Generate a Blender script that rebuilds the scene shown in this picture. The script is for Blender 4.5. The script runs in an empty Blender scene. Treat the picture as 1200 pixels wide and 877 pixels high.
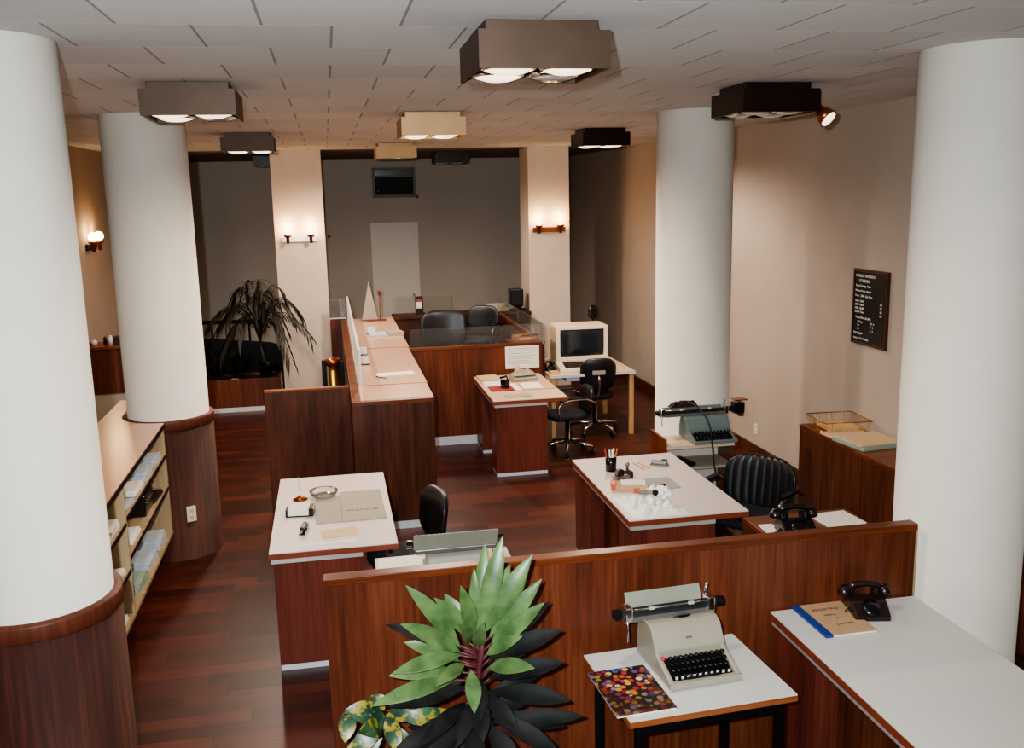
import bpy, bmesh, math, random
from mathutils import Vector, Matrix
random.seed(7)
scn = bpy.context.scene
COL = scn.collection
PI = math.pi
R = math.radians

# ------------------------------------------------------------------ materials
def lin(c):
    return tuple((v/12.92 if v <= .04045 else ((v+.055)/1.055)**2.4) for v in c)
def rgb(r, g, b):
    return lin((r/255, g/255, b/255)) + (1,)

class NT:
    def __init__(s, name):
        s.m = bpy.data.materials.new(name); s.m.use_nodes = True
        s.t = s.m.node_tree; s.b = s.t.nodes['Principled BSDF']; s.co = None
    def n(s, kind, **kw):
        nd = s.t.nodes.new(kind)
        for k, v in kw.items(): setattr(nd, k, v)
        return nd
    def l(s, a, b): s.t.links.new(a, b)
    def coord(s):
        if s.co is None: s.co = s.n('ShaderNodeTexCoord')
        return s.co.outputs['Object']
    def mapping(s, scale=(1,1,1), loc=(0,0,0), rot=(0,0,0)):
        mp = s.n('ShaderNodeMapping'); s.l(s.coord(), mp.inputs[0])
        mp.inputs['Scale'].default_value = scale; mp.inputs['Location'].default_value = loc; mp.inputs['Rotation'].default_value = rot
        return mp.outputs[0]
    def noise(s, vec, scale, detail=3, rough=.5):
        nz = s.n('ShaderNodeTexNoise'); s.l(vec, nz.inputs['Vector'])
        nz.inputs['Scale'].default_value = scale; nz.inputs['Detail'].default_value = detail; nz.inputs['Roughness'].default_value = rough
        return nz.outputs[0]
    def ramp(s, f, stops):
        r = s.n('ShaderNodeValToRGB'); s.l(f, r.inputs[0]); e = r.color_ramp.elements
        while len(e) < len(stops): e.new(.5)
        for i, (p, c) in enumerate(stops): e[i].position = p; e[i].color = c
        return r.outputs[0]
    def math(s, op, a, b=None, c=None):
        nd = s.n('ShaderNodeMath', operation=op)
        for i, v in enumerate((a, b, c)):
            if v is None: continue
            if isinstance(v, (int, float)): nd.inputs[i].default_value = v
            else: s.l(v, nd.inputs[i])
        return nd.outputs[0]
    def mix(s, f, a, b, mode='MIX'):
        nd = s.n('ShaderNodeMix', data_type='RGBA', blend_type=mode)
        for i, v in ((0, f), (6, a), (7, b)):
            if isinstance(v, (int, float)): nd.inputs[i].default_value = v
            elif isinstance(v, tuple): nd.inputs[i].default_value = v
            else: s.l(v, nd.inputs[i])
        return nd.outputs[2]
    def bump(s, h, strength=.2, dist=.01):
        b = s.n('ShaderNodeBump'); b.inputs['Strength'].default_value = strength; b.inputs['Distance'].default_value = dist
        s.l(h, b.inputs['Height']); s.l(b.outputs[0], s.b.inputs['Normal'])
    def set(s, color=None, rough=None, metal=None, **kw):
        if color is not None:
            if isinstance(color, tuple): s.b.inputs['Base Color'].default_value = color
            else: s.l(color, s.b.inputs['Base Color'])
        if rough is not None: s.b.inputs['Roughness'].default_value = rough
        if metal is not None: s.b.inputs['Metallic'].default_value = metal
        for k, v in kw.items(): s.b.inputs[k.replace('_', ' ')].default_value = v
        return s.m

def plain(name, c, rough=.5, metal=0, var=.12, scale=14, bump=0, **kw):
    t = NT(name); f = t.noise(t.mapping(), scale, 3)
    d = tuple(max(0, v*(1-var)) for v in c[:3]) + (1,); e = tuple(min(1, v*(1+var)) for v in c[:3]) + (1,)
    col = t.ramp(f, [(.3, d), (.7, e)])
    if bump: t.bump(t.noise(t.mapping(), scale*12, 2), bump, .004)
    return t.set(col, rough, metal, **kw)

def wood(name, dark, mid, light, axis=2, rough=.35, grain=26, board=0, bump=.06):
    """veneer: fine streaks stretched along the grain axis, figured by a slow noise; board = width of glued leaves across X"""
    t = NT(name)
    sc = [grain, grain, grain]; sc[axis] = grain*.045
    fine = t.noise(t.mapping(tuple(sc)), 1.6, 6, .62)
    sc2 = [5, 5, 5]; sc2[axis] = .55
    wide = t.noise(t.mapping(tuple(sc2), (3, 1, 7)), 1.0, 3, .6)
    f = t.math('MULTIPLY_ADD', wide, .55, t.math('MULTIPLY', fine, .5))
    col = t.ramp(f, [(.36, dark), (.52, mid), (.70, light)])
    if board:
        sp = t.n('ShaderNodeSeparateXYZ'); t.l(t.coord(), sp.inputs[0])
        cell = t.math('FLOOR', t.math('DIVIDE', sp.outputs[0], board))
        wn = t.n('ShaderNodeTexWhiteNoise', noise_dimensions='1D'); t.l(cell, wn.inputs['W'])
        col = t.mix(t.math('MULTIPLY', wn.outputs[0], .38), col, dark)
    t.bump(fine, bump, .003)
    return t.set(col, rough, None, Specular_IOR_Level=.28)

def emit(name, c, s):
    t = NT(name); t.b.inputs['Base Color'].default_value = c
    t.b.inputs['Emission Color'].default_value = c; t.b.inputs['Emission Strength'].default_value = s
    return t.set(rough=.3)

M = {}
M['veneer'] = wood('rosewood_veneer', rgb(60,29,19), rgb(98,49,31), rgb(128,73,47), 2, .34, board=.232)
M['veneer_d'] = wood('dark_veneer', rgb(48,24,16), rgb(84,44,28), rgb(112,62,40), 2, .38, board=.31)
M['clad'] = wood('column_cladding', rgb(38,17,12), rgb(66,32,21), rgb(94,50,33), 2, .65, board=.31)
M['veneer_red'] = wood('red_mahogany_laminate', rgb(70,32,24), rgb(98,46,34), rgb(116,58,44), 2, .42, 40)
M['edge_wood'] = wood('edge_wood', rgb(96,48,26), rgb(132,74,42), rgb(158,98,60), 0, .4)
M['cap_wood'] = wood('cap_wood', rgb(70,32,18), rgb(104,52,28), rgb(130,72,42), 0, .32)
M['brown_edge'] = plain('brown_edge', rgb(122,58,40), .4)
M['ringwood'] = wood('ring_wood', rgb(66,32,22), rgb(92,48,32), rgb(110,60,42), 2, .5)
M['pine'] = wood('pale_shelf_board', rgb(142,118,88), rgb(164,140,106), rgb(182,158,124), 2, .6)
M['beech'] = wood('beech_leg', rgb(170,128,84), rgb(192,150,102), rgb(205,166,120), 2, .45)
M['laminate_tan'] = plain('tan_laminate', rgb(204,164,136), .22, var=.05, scale=60)
M['laminate_warm_lit'] = plain('warm_lit_laminate', rgb(204,176,150), .42, var=.04, scale=90)  # white laminate tinted as if under warm lamplight
M['bagwhite'] = plain('white_plastic_bag', rgb(240,238,234), .45, var=.03)
M['laminate_white'] = plain('white_laminate', rgb(206,192,183), .42, var=.03, scale=90)
M['laminate_cool'] = plain('cool_white_laminate', rgb(204,203,197), .45, var=.03, scale=90)
M['alu'] = plain('aluminium_strip', rgb(214,212,205), .32, .55, var=.05)
M['kick'] = plain('pale_kick_strip', rgb(206,212,216), .4, .1, var=.05)
M['chrome'] = plain('chrome', rgb(225,225,222), .12, 1, var=.03)
M['steel'] = plain('dull_steel', rgb(150,148,142), .35, .8)
M['steel_dark'] = plain('dark_steel', rgb(92,84,76), .5, .3)
M['blackmatte'] = plain('matte_black', rgb(14,15,17), .7)
M['brass'] = plain('brass', rgb(196,150,74), .28, .9)
M['copper'] = plain('copper', rgb(150,86,48), .3, .8)
M['vinyl'] = plain('black_vinyl', rgb(20,20,24), .38, var=.25)
M['fabric_black'] = plain('black_fabric', rgb(18,18,23), .8, var=.3, scale=60)
M['blackplastic'] = plain('black_plastic', rgb(16,16,18), .22, var=.2)
M['bakelite'] = plain('brown_black_bakelite', rgb(34,20,20), .28, var=.2)
M['blackmetal'] = plain('black_metal', rgb(24,22,22), .4, .5)
M['beige_plastic'] = plain('beige_plastic', rgb(214,188,158), .45, var=.05)
M['cream_plastic'] = plain('cream_plastic', rgb(226,210,186), .45, var=.04)
M['screen'] = plain('dark_screen', rgb(34,38,44), .12, var=.15, scale=3)
M['tw_beige'] = plain('warm_grey_enamel', rgb(152,146,128), .35, var=.05, scale=9)
M['tw_green'] = plain('grey_green_enamel', rgb(136,137,122), .42, var=.05)
M['tw_blue'] = plain('blue_green_enamel', rgb(104,118,116), .35, var=.07)
M['rubber'] = plain('black_rubber', rgb(22,24,30), .5, var=.2)
M['key_red'] = plain('red_key', rgb(190,50,60), .35)
M['key_white'] = plain('white_key', rgb(222,222,214), .35)
M['paper'] = plain('white_paper', rgb(232,226,216), .7, var=.04, scale=30)
M['paper_blue'] = plain('bluish_paper', rgb(176,186,190), .6, var=.1, scale=12)
M['paper_tan'] = plain('tan_paper', rgb(206,176,140), .7, var=.05)
M['manila'] = plain('manila_card', rgb(196,158,112), .6, var=.06)
M['grey_card'] = plain('grey_card', rgb(160,150,134), .7, var=.05)
M['blotter'] = plain('grey_blotter', rgb(150,150,148), .7, var=.05)
M['green_file'] = plain('pale_green_file', rgb(142,158,140), .7, var=.06)
M['cover_tan'] = plain('tan_book_cover', rgb(184,152,116), .6, var=.06)
M['blue_tape'] = plain('blue_spine_tape', rgb(30,62,128), .5, var=.08)
M['red'] = plain('red_card', rgb(150,40,34), .55)
M['orange'] = plain('orange_plastic', rgb(196,96,50), .45)
M['pencil'] = plain('orange_pencil', rgb(190,120,70), .5)
M['column'] = plain('column_plaster', rgb(222,216,204), .75, var=.03, scale=4, bump=.08)
M['pillar'] = plain('pillar_plaster', rgb(214,196,178), .8, var=.03, scale=5, bump=.1)
M['glass'] = NT('clear_glass').set((.93,.97,.96,1), .03, Transmission_Weight=.97, IOR=1.35)
M['glare_glass'] = NT('glare_white_glass').set(rgb(214,224,230), .12, Alpha=.30)  # clear screen whitened to hold the flash reflection in its colour
M['cutglass'] = NT('cut_glass').set((.95,.93,.86,1), .05, Transmission_Weight=.9, IOR=1.45)
M['bronze'] = plain('brushed_bronze', rgb(66,50,38), .5, .6, var=.1, scale=8)
M['brassbox'] = plain('satin_brass_box', rgb(176,142,100), .5, .5, var=.06, scale=8)
M['darkbox'] = plain('dark_bronze_box', rgb(44,28,22), .3, .6, var=.12)
M['blackbox'] = plain('black_box', rgb(30,28,27), .35, .5)
M['bulb_on'] = emit('lit_bulb', (1, .78, .56, 1), 2.6)
M['bulb_off'] = plain('unlit_bulb', rgb(190,186,178), .15, .5)
M['globe'] = emit('lit_globe', (1, .72, .38, 1), 14)
M['socket'] = plain('ivory_plate', rgb(224,214,196), .45)
M['doorpaint'] = plain('grey_door_paint', rgb(216,210,200), .6, var=.03)
M['soil'] = plain('dark_soil', rgb(34,24,18), .9, scale=40)
M['terracotta'] = plain('terracotta', rgb(150,82,54), .7)
M['stem_red'] = plain('red_stem', rgb(84,38,42), .5)
M['leather'] = plain('dark_leather', rgb(36,22,20), .45)
M['card_brown'] = plain('brown_cardboard', rgb(150,98,56), .7)

# leaves: paler midrib, soft blotches
def leafmat(name, a, b, rough=.35, blotch=None):
    t = NT(name); f = t.noise(t.mapping((1,1,1)), 9, 3)
    col = t.ramp(f, [(.35, a), (.65, b)])
    if blotch:
        g = t.noise(t.mapping((1,1,1), (4,2,9)), 26, 2, .6)
        col = t.mix(t.ramp(g, [(.50, (0,0,0,1)), (.58, (1,1,1,1))]), col, blotch)
    m = t.set(col, rough, None, Specular_IOR_Level=.4); return m
M['leaf_green'] = leafmat('green_leaf', rgb(58,84,46), rgb(100,126,76), .36)
M['leaf_dark'] = leafmat('dark_purple_leaf', rgb(16,19,17), rgb(36,34,32), .55); M['leaf_dark'].node_tree.nodes['Principled BSDF'].inputs['Specular IOR Level'].default_value = .12
M['leaf_croton'] = leafmat('variegated_leaf', rgb(18,42,36), rgb(58,90,62), .35, rgb(138,126,40))
M['leaf_pale'] = leafmat('pale_leaf', rgb(110,146,104), rgb(150,180,138), .4)
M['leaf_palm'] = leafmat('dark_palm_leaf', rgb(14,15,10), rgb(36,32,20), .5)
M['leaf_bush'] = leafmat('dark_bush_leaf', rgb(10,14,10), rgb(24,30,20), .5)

# walls, ceiling, floor
def paint(name, a, b, bump=.15):
    t = NT(name); f = t.noise(t.mapping(), 1.1, 4)
    t.bump(t.noise(t.mapping(), 160, 3), bump, .003)
    return t.set(t.ramp(f, [(.3, a), (.7, b)]), .85)
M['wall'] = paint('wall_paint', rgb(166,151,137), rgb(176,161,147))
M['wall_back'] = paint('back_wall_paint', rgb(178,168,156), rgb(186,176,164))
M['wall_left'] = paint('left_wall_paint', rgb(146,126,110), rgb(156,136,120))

def ceiling_mat():
    t = NT('acoustic_ceiling_tiles')
    sp = t.n('ShaderNodeSeparateXYZ'); t.l(t.coord(), sp.inputs[0])
    r = t.math('DIVIDE', t.math('SUBTRACT', sp.outputs[1], 3.81), .5475)
    row = t.math('FLOOR', r); fy = t.math('SUBTRACT', r, row)
    sh = t.math('MULTIPLY', t.math('MODULO', t.math('ADD', row, 40), 2), .5)
    c = t.math('ADD', t.math('DIVIDE', t.math('SUBTRACT', sp.outputs[0], .055), .512), sh)
    fx = t.math('SUBTRACT', c, t.math('FLOOR', c))
    jx = t.math('LESS_THAN', t.math('ABSOLUTE', t.math('SUBTRACT', fx, .0)), .022)
    jy = t.math('LESS_THAN', fy, .022)
    n1 = t.noise(t.mapping((3, 26, 1)), 6, 4, .6)
    cell = t.math('ADD', t.math('FLOOR', c), t.math('MULTIPLY', row, 17.3))
    wn = t.n('ShaderNodeTexWhiteNoise', noise_dimensions='1D'); t.l(cell, wn.inputs['W'])
    f = t.math('MULTIPLY_ADD', wn.outputs[0], .3, t.math('MULTIPLY', n1, .7))
    col = t.ramp(f, [(.25, rgb(196,194,192)), (.75, rgb(216,214,211))])
    col = t.mix(t.math('MULTIPLY', jx, .6), col, rgb(84,68,64))
    col = t.mix(t.math('MULTIPLY', jy, .5), col, rgb(232,228,222))  # row lines drawn pale, the lit tile edges put into the colour
    h = t.math('SUBTRACT', 1, jx)
    t.bump(h, .5, .008)
    return t.set(col, .9)
M['ceiling'] = ceiling_mat()
M['ceiling_dim'] = paint('ceiling_shade_brown', rgb(96,76,62), rgb(104,84,68))  # shade on the ceiling beyond the pillars, put into the colour

def floor_mat():
    t = NT('parquet_floor')
    sp = t.n('ShaderNodeSeparateXYZ'); t.l(t.coord(), sp.inputs[0])
    r = t.math('DIVIDE', sp.outputs[1], .115); row = t.math('FLOOR', r); fy = t.math('SUBTRACT', r, row)
    wr = t.n('ShaderNodeTexWhiteNoise', noise_dimensions='1D'); t.l(row, wr.inputs['W'])
    c = t.math('ADD', t.math('DIVIDE', sp.outputs[0], .62), wr.outputs[0]); ci = t.math('FLOOR', c); fx = t.math('SUBTRACT', c, ci)
    wn = t.n('ShaderNodeTexWhiteNoise', noise_dimensions='1D'); t.l(t.math('ADD', t.math('MULTIPLY', row, 7.7), ci), wn.inputs['W'])
    g = t.noise(t.mapping((1.6, 30, 1)), 2.2, 5, .6)
    f = t.math('MULTIPLY_ADD', wn.outputs[0], .42, t.math('MULTIPLY', g, .58))
    col = t.ramp(f, [(.2, rgb(44,17,11)), (.5, rgb(70,28,17)), (.8, rgb(96,44,27))])
    gap = t.math('MAXIMUM', t.math('LESS_THAN', fy, .03), t.math('LESS_THAN', fx, .006))
    col = t.mix(t.math('MULTIPLY', gap, .7), col, rgb(30,12,8))
    t.bump(t.math('SUBTRACT', 1, gap), .25, .003)
    return t.set(col, .40, None, Specular_IOR_Level=.4)
M['floor'] = floor_mat()

def magazine_mat():
    t = NT('flowered_magazine_cover')
    v = t.n('ShaderNodeTexVoronoi'); t.l(t.mapping(), v.inputs['Vector']); v.inputs['Scale'].default_value = 36
    d = t.math('LESS_THAN', v.outputs['Distance'], .5)
    sp = t.n('ShaderNodeSeparateColor'); t.l(v.outputs['Color'], sp.inputs[0])
    pal = t.ramp(sp.outputs[0], [(0, rgb(150,40,50)), (.2, rgb(190,70,40)), (.38, rgb(200,160,60)), (.55, rgb(208,196,170)), (.72, rgb(60,90,150)), (.86, rgb(170,60,100))])
    vl = t.n('ShaderNodeVectorMath', operation='LENGTH'); t.l(t.mapping((1,.9,0), (-.01,-.06,0)), vl.inputs[0])
    zone = t.ramp(vl.outputs['Value'], [(.07, (1,1,1,1)), (.14, (.28,.28,.28,1))])
    return t.set(t.mix(t.math('MULTIPLY', d, zone), rgb(44,30,28), pal), .4)
M['magazine'] = magazine_mat()

# ------------------------------------------------------------------ mesh helpers
def new(): return bmesh.new()
def put(bm, verts, faces):
    vs = [bm.verts.new(v) for v in verts]
    for f in faces: bm.faces.new([vs[i] for i in f])
    return vs
def add_box(bm, x0, x1, y0, y1, z0, z1, bev=0, mtx=None):
    b = bmesh.new()
    put(b, [(x0,y0,z0),(x1,y0,z0),(x1,y1,z0),(x0,y1,z0),(x0,y0,z1),(x1,y0,z1),(x1,y1,z1),(x0,y1,z1)],
        [(3,2,1,0),(4,5,6,7),(0,1,5,4),(1,2,6,5),(2,3,7,6),(3,0,4,7)])
    if bev: bmesh.ops.bevel(b, geom=b.edges[:], offset=bev, segments=2, affect='EDGES', profile=.6)
    merge(bm, b, mtx)
def merge(bm, b, mtx=None):
    if mtx is not None: b.transform(mtx)
    me = bpy.data.meshes.new('tmp'); b.to_mesh(me); b.free(); bm.from_mesh(me); bpy.data.meshes.remove(me)
def box(x0, x1, y0, y1, z0, z1, bev=.002, mtx=None):
    bm = new(); add_box(bm, x0, x1, y0, y1, z0, z1, bev, mtx); return bm
def boxes(L, bev=.002):
    bm = new()
    for b in L: add_box(bm, *b, bev)
    return bm
def add_lathe(bm, prof, seg=32, mtx=None, smooth=True, a0=0, a1=2*PI):
    b = bmesh.new(); full = abs(a1-a0-2*PI) < 1e-6; n = seg if full else seg+1
    rings = []
    for r, z in prof:
        if r < 1e-6: rings.append([b.verts.new((0,0,z))])
        else: rings.append([b.verts.new((r*math.cos(a0+(a1-a0)*i/seg), r*math.sin(a0+(a1-a0)*i/seg), z)) for i in range(n)])
    for A, B in zip(rings, rings[1:]):
        for i in range(seg):
            j = (i+1) % n
            if len(A) == 1 and len(B) == 1: continue
            if len(A) == 1: f = b.faces.new((A[0], B[j], B[i]))
            elif len(B) == 1: f = b.faces.new((A[i], A[j], B[0]))
            else: f = b.faces.new((A[i], A[j], B[j], B[i]))
            f.smooth = smooth
    bmesh.ops.recalc_face_normals(b, faces=b.faces[:])
    merge(bm, b, mtx)
def lathe(prof, seg=32, mtx=None): bm = new(); add_lathe(bm, prof, seg, mtx); return bm
def add_cyl(bm, p0, p1, r0, r1=None, seg=14):
    r1 = r0 if r1 is None else r1
    p0, p1 = Vector(p0), Vector(p1); d = p1-p0; L = d.length
    m = Matrix.Translation(p0) @ d.to_track_quat('Z', 'Y').to_matrix().to_4x4()
    add_lathe(bm, [(0,0),(r0,0),(r0,0),(r1,L),(r1,L),(0,L)], seg, m)
def cyl(p0, p1, r0, r1=None, seg=14): bm = new(); add_cyl(bm, p0, p1, r0, r1, seg); return bm
def add_tube(bm, pts, r, seg=8, closed=False):
    b = bmesh.new(); pts = [Vector(p) for p in pts]; n = len(pts); rings = []
    rr = r if isinstance(r, (list, tuple)) else [r]*n
    up = Vector((0,0,1))
    for i, p in enumerate(pts):
        a = pts[(i-1) % n] if (closed or i > 0) else p; c = pts[(i+1) % n] if (closed or i < n-1) else p
        t = (c-a).normalized(); s = t.cross(up)
        if s.length < .05: s = t.cross(Vector((0,1,0)))
        s.normalize(); u = s.cross(t)
        rings.append([b.verts.new(p+(s*math.cos(2*PI*k/seg)+u*math.sin(2*PI*k/seg))*rr[i]) for k in range(seg)])
    for i in range(n if closed else n-1):
        A, B = rings[i], rings[(i+1) % n]
        for k in range(seg):
            f = b.faces.new((A[k], A[(k+1)%seg], B[(k+1)%seg], B[k])); f.smooth = True
    if not closed:
        b.faces.new(rings[0]); b.faces.new(rings[-1])
    bmesh.ops.recalc_face_normals(b, faces=b.faces[:]); merge(bm, b)
def tube(pts, r, seg=8, closed=False): bm = new(); add_tube(bm, pts, r, seg, closed); return bm
def arc(p0, p1, p2, n=8):
    p0, p1, p2 = Vector(p0), Vector(p1), Vector(p2)
    return [(1-t)**2*p0+2*t*(1-t)*p1+t*t*p2 for t in [i/n for i in range(n+1)]]
def add_prism(bm, pts, x0, x1, bev=0, mtx=None, seg=2):
    """polygon in (y,z) extruded along x"""
    b = bmesh.new(); n = len(pts)
    A = [b.verts.new((x0, y, z)) for y, z in pts]; B = [b.verts.new((x1, y, z)) for y, z in pts]
    b.faces.new(A[::-1]); b.faces.new(B)
    for i in range(n): b.faces.new((A[i], A[(i+1)%n], B[(i+1)%n], B[i]))
    bmesh.ops.recalc_face_normals(b, faces=b.faces[:])
    if bev: bmesh.ops.bevel(b, geom=b.edges[:], offset=bev, segments=seg, affect='EDGES', profile=.6, clamp_overlap=True)
    merge(bm, b, mtx)
def prism(pts, x0, x1, bev=0, mtx=None): bm = new(); add_prism(bm, pts, x0, x1, bev, mtx); return bm
def cushion(w, h, t, bend=0, ribs=0, mtx=None, n=14, sq=.75, puff=1.0):
    """upholstered pad in the XZ plane, thickness along Y, rounded outline; bend curves it round Z"""
    bm = new(); N = n if not ribs else ribs*6
    def pt(u, v, side):
        x = u*math.sqrt(max(0, 1-sq*.5*v*v*abs(v)**2)); z = v*math.sqrt(max(0, 1-sq*.5*u*u*abs(u)**2))
        e = (1-abs(u)**6)*(1-abs(v)**6)
        th = t*.5*(.35+.65*e*puff)
        if ribs and side > 0: th -= t*.16*(abs(math.cos(PI*ribs*(u+1)/2))**6)*e
        return (x*w/2, side*th + bend*(x*w/2)**2, z*h/2)
    V = {}
    for s in (-1, 1):
        for i in range(N+1):
            for j in range(n+1): V[s,i,j] = bm.verts.new(pt(2*i/N-1, 2*j/n-1, s))
        for i in range(N):
            for j in range(n):
                q = (V[s,i,j], V[s,i+1,j], V[s,i+1,j+1], V[s,i,j+1])
                f = bm.faces.new(q if s < 0 else q[::-1]); f.smooth = True
    edge = [(i,0) for i in range(N)]+[(N,j) for j in range(n)]+[(N-i,n) for i in range(N)]+[(0,n-j) for j in range(n)]
    for a, b in zip(edge, edge[1:]+edge[:1]):
        f = bm.faces.new((V[1,a[0],a[1]], V[1,b[0],b[1]], V[-1,b[0],b[1]], V[-1,a[0],a[1]])); f.smooth = True
    bmesh.ops.recalc_face_normals(bm, faces=bm.faces[:])
    if mtx is not None: bm.transform(mtx)
    return bm

def crumple(w, d, h, seed, n=12):
    rnd = random.Random(seed); bm = new(); V = {}
    for i in range(n+1):
        for j in range(n+1):
            u, v = i/n*2-1, j/n*2-1
            e = max(0, (1-u**4)*(1-v**4))
            V[i,j] = bm.verts.new((u*w/2*(1-.06*rnd.random()), v*d/2*(1-.06*rnd.random()), .002+h*e*rnd.uniform(.25,1)))
    for i in range(n):
        for j in range(n): bm.faces.new((V[i,j],V[i+1,j],V[i+1,j+1],V[i,j+1]))
    lo = [bm.verts.new((v.co.x, v.co.y, 0)) for v in [V[i,0] for i in range(n+1)]+[V[n,j] for j in range(1,n+1)]+[V[n-i,n] for i in range(1,n+1)]+[V[0,n-j] for j in range(1,n)]]
    bm.faces.new(lo[::-1])
    hi = [V[i,0] for i in range(n+1)]+[V[n,j] for j in range(1,n+1)]+[V[n-i,n] for i in range(1,n+1)]+[V[0,n-j] for j in range(1,n)]
    for a in range(len(lo)):
        c = (a+1) % len(lo); bm.faces.new((lo[a], lo[c], hi[c], hi[a]))
    bmesh.ops.recalc_face_normals(bm, faces=bm.faces[:])
    return bm
def obj(name, bm, m, parent=None, loc=None, label=None):
    me = bpy.data.meshes.new(name); bm.to_mesh(me); bm.free(); me.materials.append(M[m] if isinstance(m, str) else m)
    o = bpy.data.objects.new(name, me); COL.objects.link(o)
    if parent is not None: o.parent = parent
    if loc is not None: o.location = loc
    if label: o['label'] = label
    return o
def tag(o, label, cat, group=None):
    o['label'] = label; o['category'] = cat
    if group: o['group'] = group
    return o
def thing(name, label, cat, loc=(0,0,0), rz=0, group=None):
    o = bpy.data.objects.new(name, None); COL.objects.link(o); o.empty_display_size = .1
    o.location = loc; o.rotation_euler = (0,0,rz)
    return tag(o, label, cat, group)
def single(name, bm, m, label, cat, loc=(0,0,0), rz=0, group=None):
    o = obj(name, bm, m, None, loc); o.rotation_euler = (0,0,rz); return tag(o, label, cat, group)
def struct(name, bm, m, parent=None):
    o = obj(name, bm, m, parent)
    if parent is None: o['kind'] = 'structure'
    return o
def dup(root, loc, rz, label, group=None):
    r = root.copy(); COL.objects.link(r); r.location = loc; r.rotation_euler = (0,0,rz); r['label'] = label
    if group: r['group'] = group
    for ch in list(root.children):
        c = ch.copy(); COL.objects.link(c); c.parent = r
        for g in list(ch.children):
            d = g.copy(); COL.objects.link(d); d.parent = c
    return r
FONT = None
def text_mesh(s, size, depth=.0008):
    cu = bpy.data.curves.new('txt', 'FONT'); cu.body = s; cu.size = size; cu.extrude = depth; cu.align_x = 'LEFT'; cu.resolution_u = 2
    o = bpy.data.objects.new('txt', cu); COL.objects.link(o)
    bpy.context.view_layer.update()
    me = bpy.data.meshes.new_from_object(o.evaluated_get(bpy.context.evaluated_depsgraph_get()))
    bm = new(); bm.from_mesh(me); bpy.data.meshes.remove(me); bpy.data.objects.remove(o); bpy.data.curves.remove(cu)
    return bm

# ------------------------------------------------------------------ room
CE, XW, XL, YB, T = 3.43, 4.32, -2.80, 17.0, 1.13
YS = 13.55
struct('floor', box(XL-.1, XW+.1, -2.5, YB+.1, -.1, 0, 0), 'floor')
struct('ceiling', box(XL-.1, XW+.1, -2.5, YS, CE, CE+.1, 0), 'ceiling')
struct('ceiling', box(XL-.1, XW+.1, YS, YB+.1, CE-.015, CE+.1, 0), 'ceiling_dim')  # same ceiling carried on past the pillars, its shade painted brown
struct('wall_right', box(XW, XW+.1, -2.5, YB+.1, 0, CE, 0), 'wall')
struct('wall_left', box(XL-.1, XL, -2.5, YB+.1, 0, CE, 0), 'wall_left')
struct('wall_back', box(XL, XW, YB, YB+.1, 0, CE, 0), 'wall_back')
struct('baseboard_right', box(XW-.022, XW, -2.5, YB, 0, .13, .004), 'veneer_d')
struct('baseboard_back', box(XL, XW-.03, YB-.022, YB, 0, .13, .004), 'veneer_d')
struct('baseboard_left', box(XL, XL+.022, -2.5, YB-.03, 0, .13, .004), 'veneer_d')
# door in the back wall
d = struct('door_1', box(.80, 1.52, YB-.035, YB, .005, 2.28, .003), 'doorpaint')
struct('door_frame', boxes([(.745,.80,YB-.05,YB,0,2.335),(1.52,1.575,YB-.05,YB,0,2.335),(.80,1.52,YB-.05,YB,2.28,2.335)]), 'doorpaint', d)
struct('door_handle', cyl((1.46,YB-.035,1.05),(1.46,YB-.09,1.05),.022), 'steel', d)

# round columns
def column(x, y, r, wood_h, label):
    c = bpy.data.objects.new('round_column', None); COL.objects.link(c); c.location = (x, y, 0); c['kind'] = 'structure'; c['label'] = label
    z0 = wood_h if wood_h else 0
    obj('shaft', lathe([(0,z0),(r,z0),(r,z0),(r,CE-.001),(r,CE-.001),(0,CE-.001)], 72), 'column', c)
    if wood_h:
        w = r+.028
        obj('wood_cladding', lathe([(0,.0),(w,0),(w,.0),(w,wood_h-.075),(w,wood_h-.075),(0,wood_h-.075)], 72), 'clad', c)
        obj('cladding_ring', lathe([(0,wood_h-.075),(w+.002,wood_h-.075),(w+.008,wood_h-.07),(w+.008,wood_h-.01),(w+.006,wood_h),(r,wood_h),(0,wood_h)], 72), 'ringwood', c)
    return c
LF = (-1.325, 4.21); L2 = (-1.322, 7.80); RM = (3.046, 7.695); RF = (3.16, 4.235)
column(*LF, .31, 1.13, 'white round column with wood cladding nearest the camera on the left')
c2 = column(*L2, .308, 1.13, 'white round column with wood cladding at the end of the low shelving')
column(*RM, .317, 0, 'white round column behind the blue typewriter')
column(*RF, .315, 0, 'white round column at the right end of the front divider')

# square pillars
def pillar(x0, x1, y0, y1, label):
    p = obj('square_pillar', box(x0, x1, y0, y1, 0, CE-.001, .006), 'pillar'); p['kind'] = 'structure'; p['label'] = label
pillar(-.705, -.03, 13.5, 14.0, 'square white pillar behind the palm')
pillar(2.81, 3.405, 13.35, 13.95, 'square white pillar right of the teller enclosure')

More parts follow.
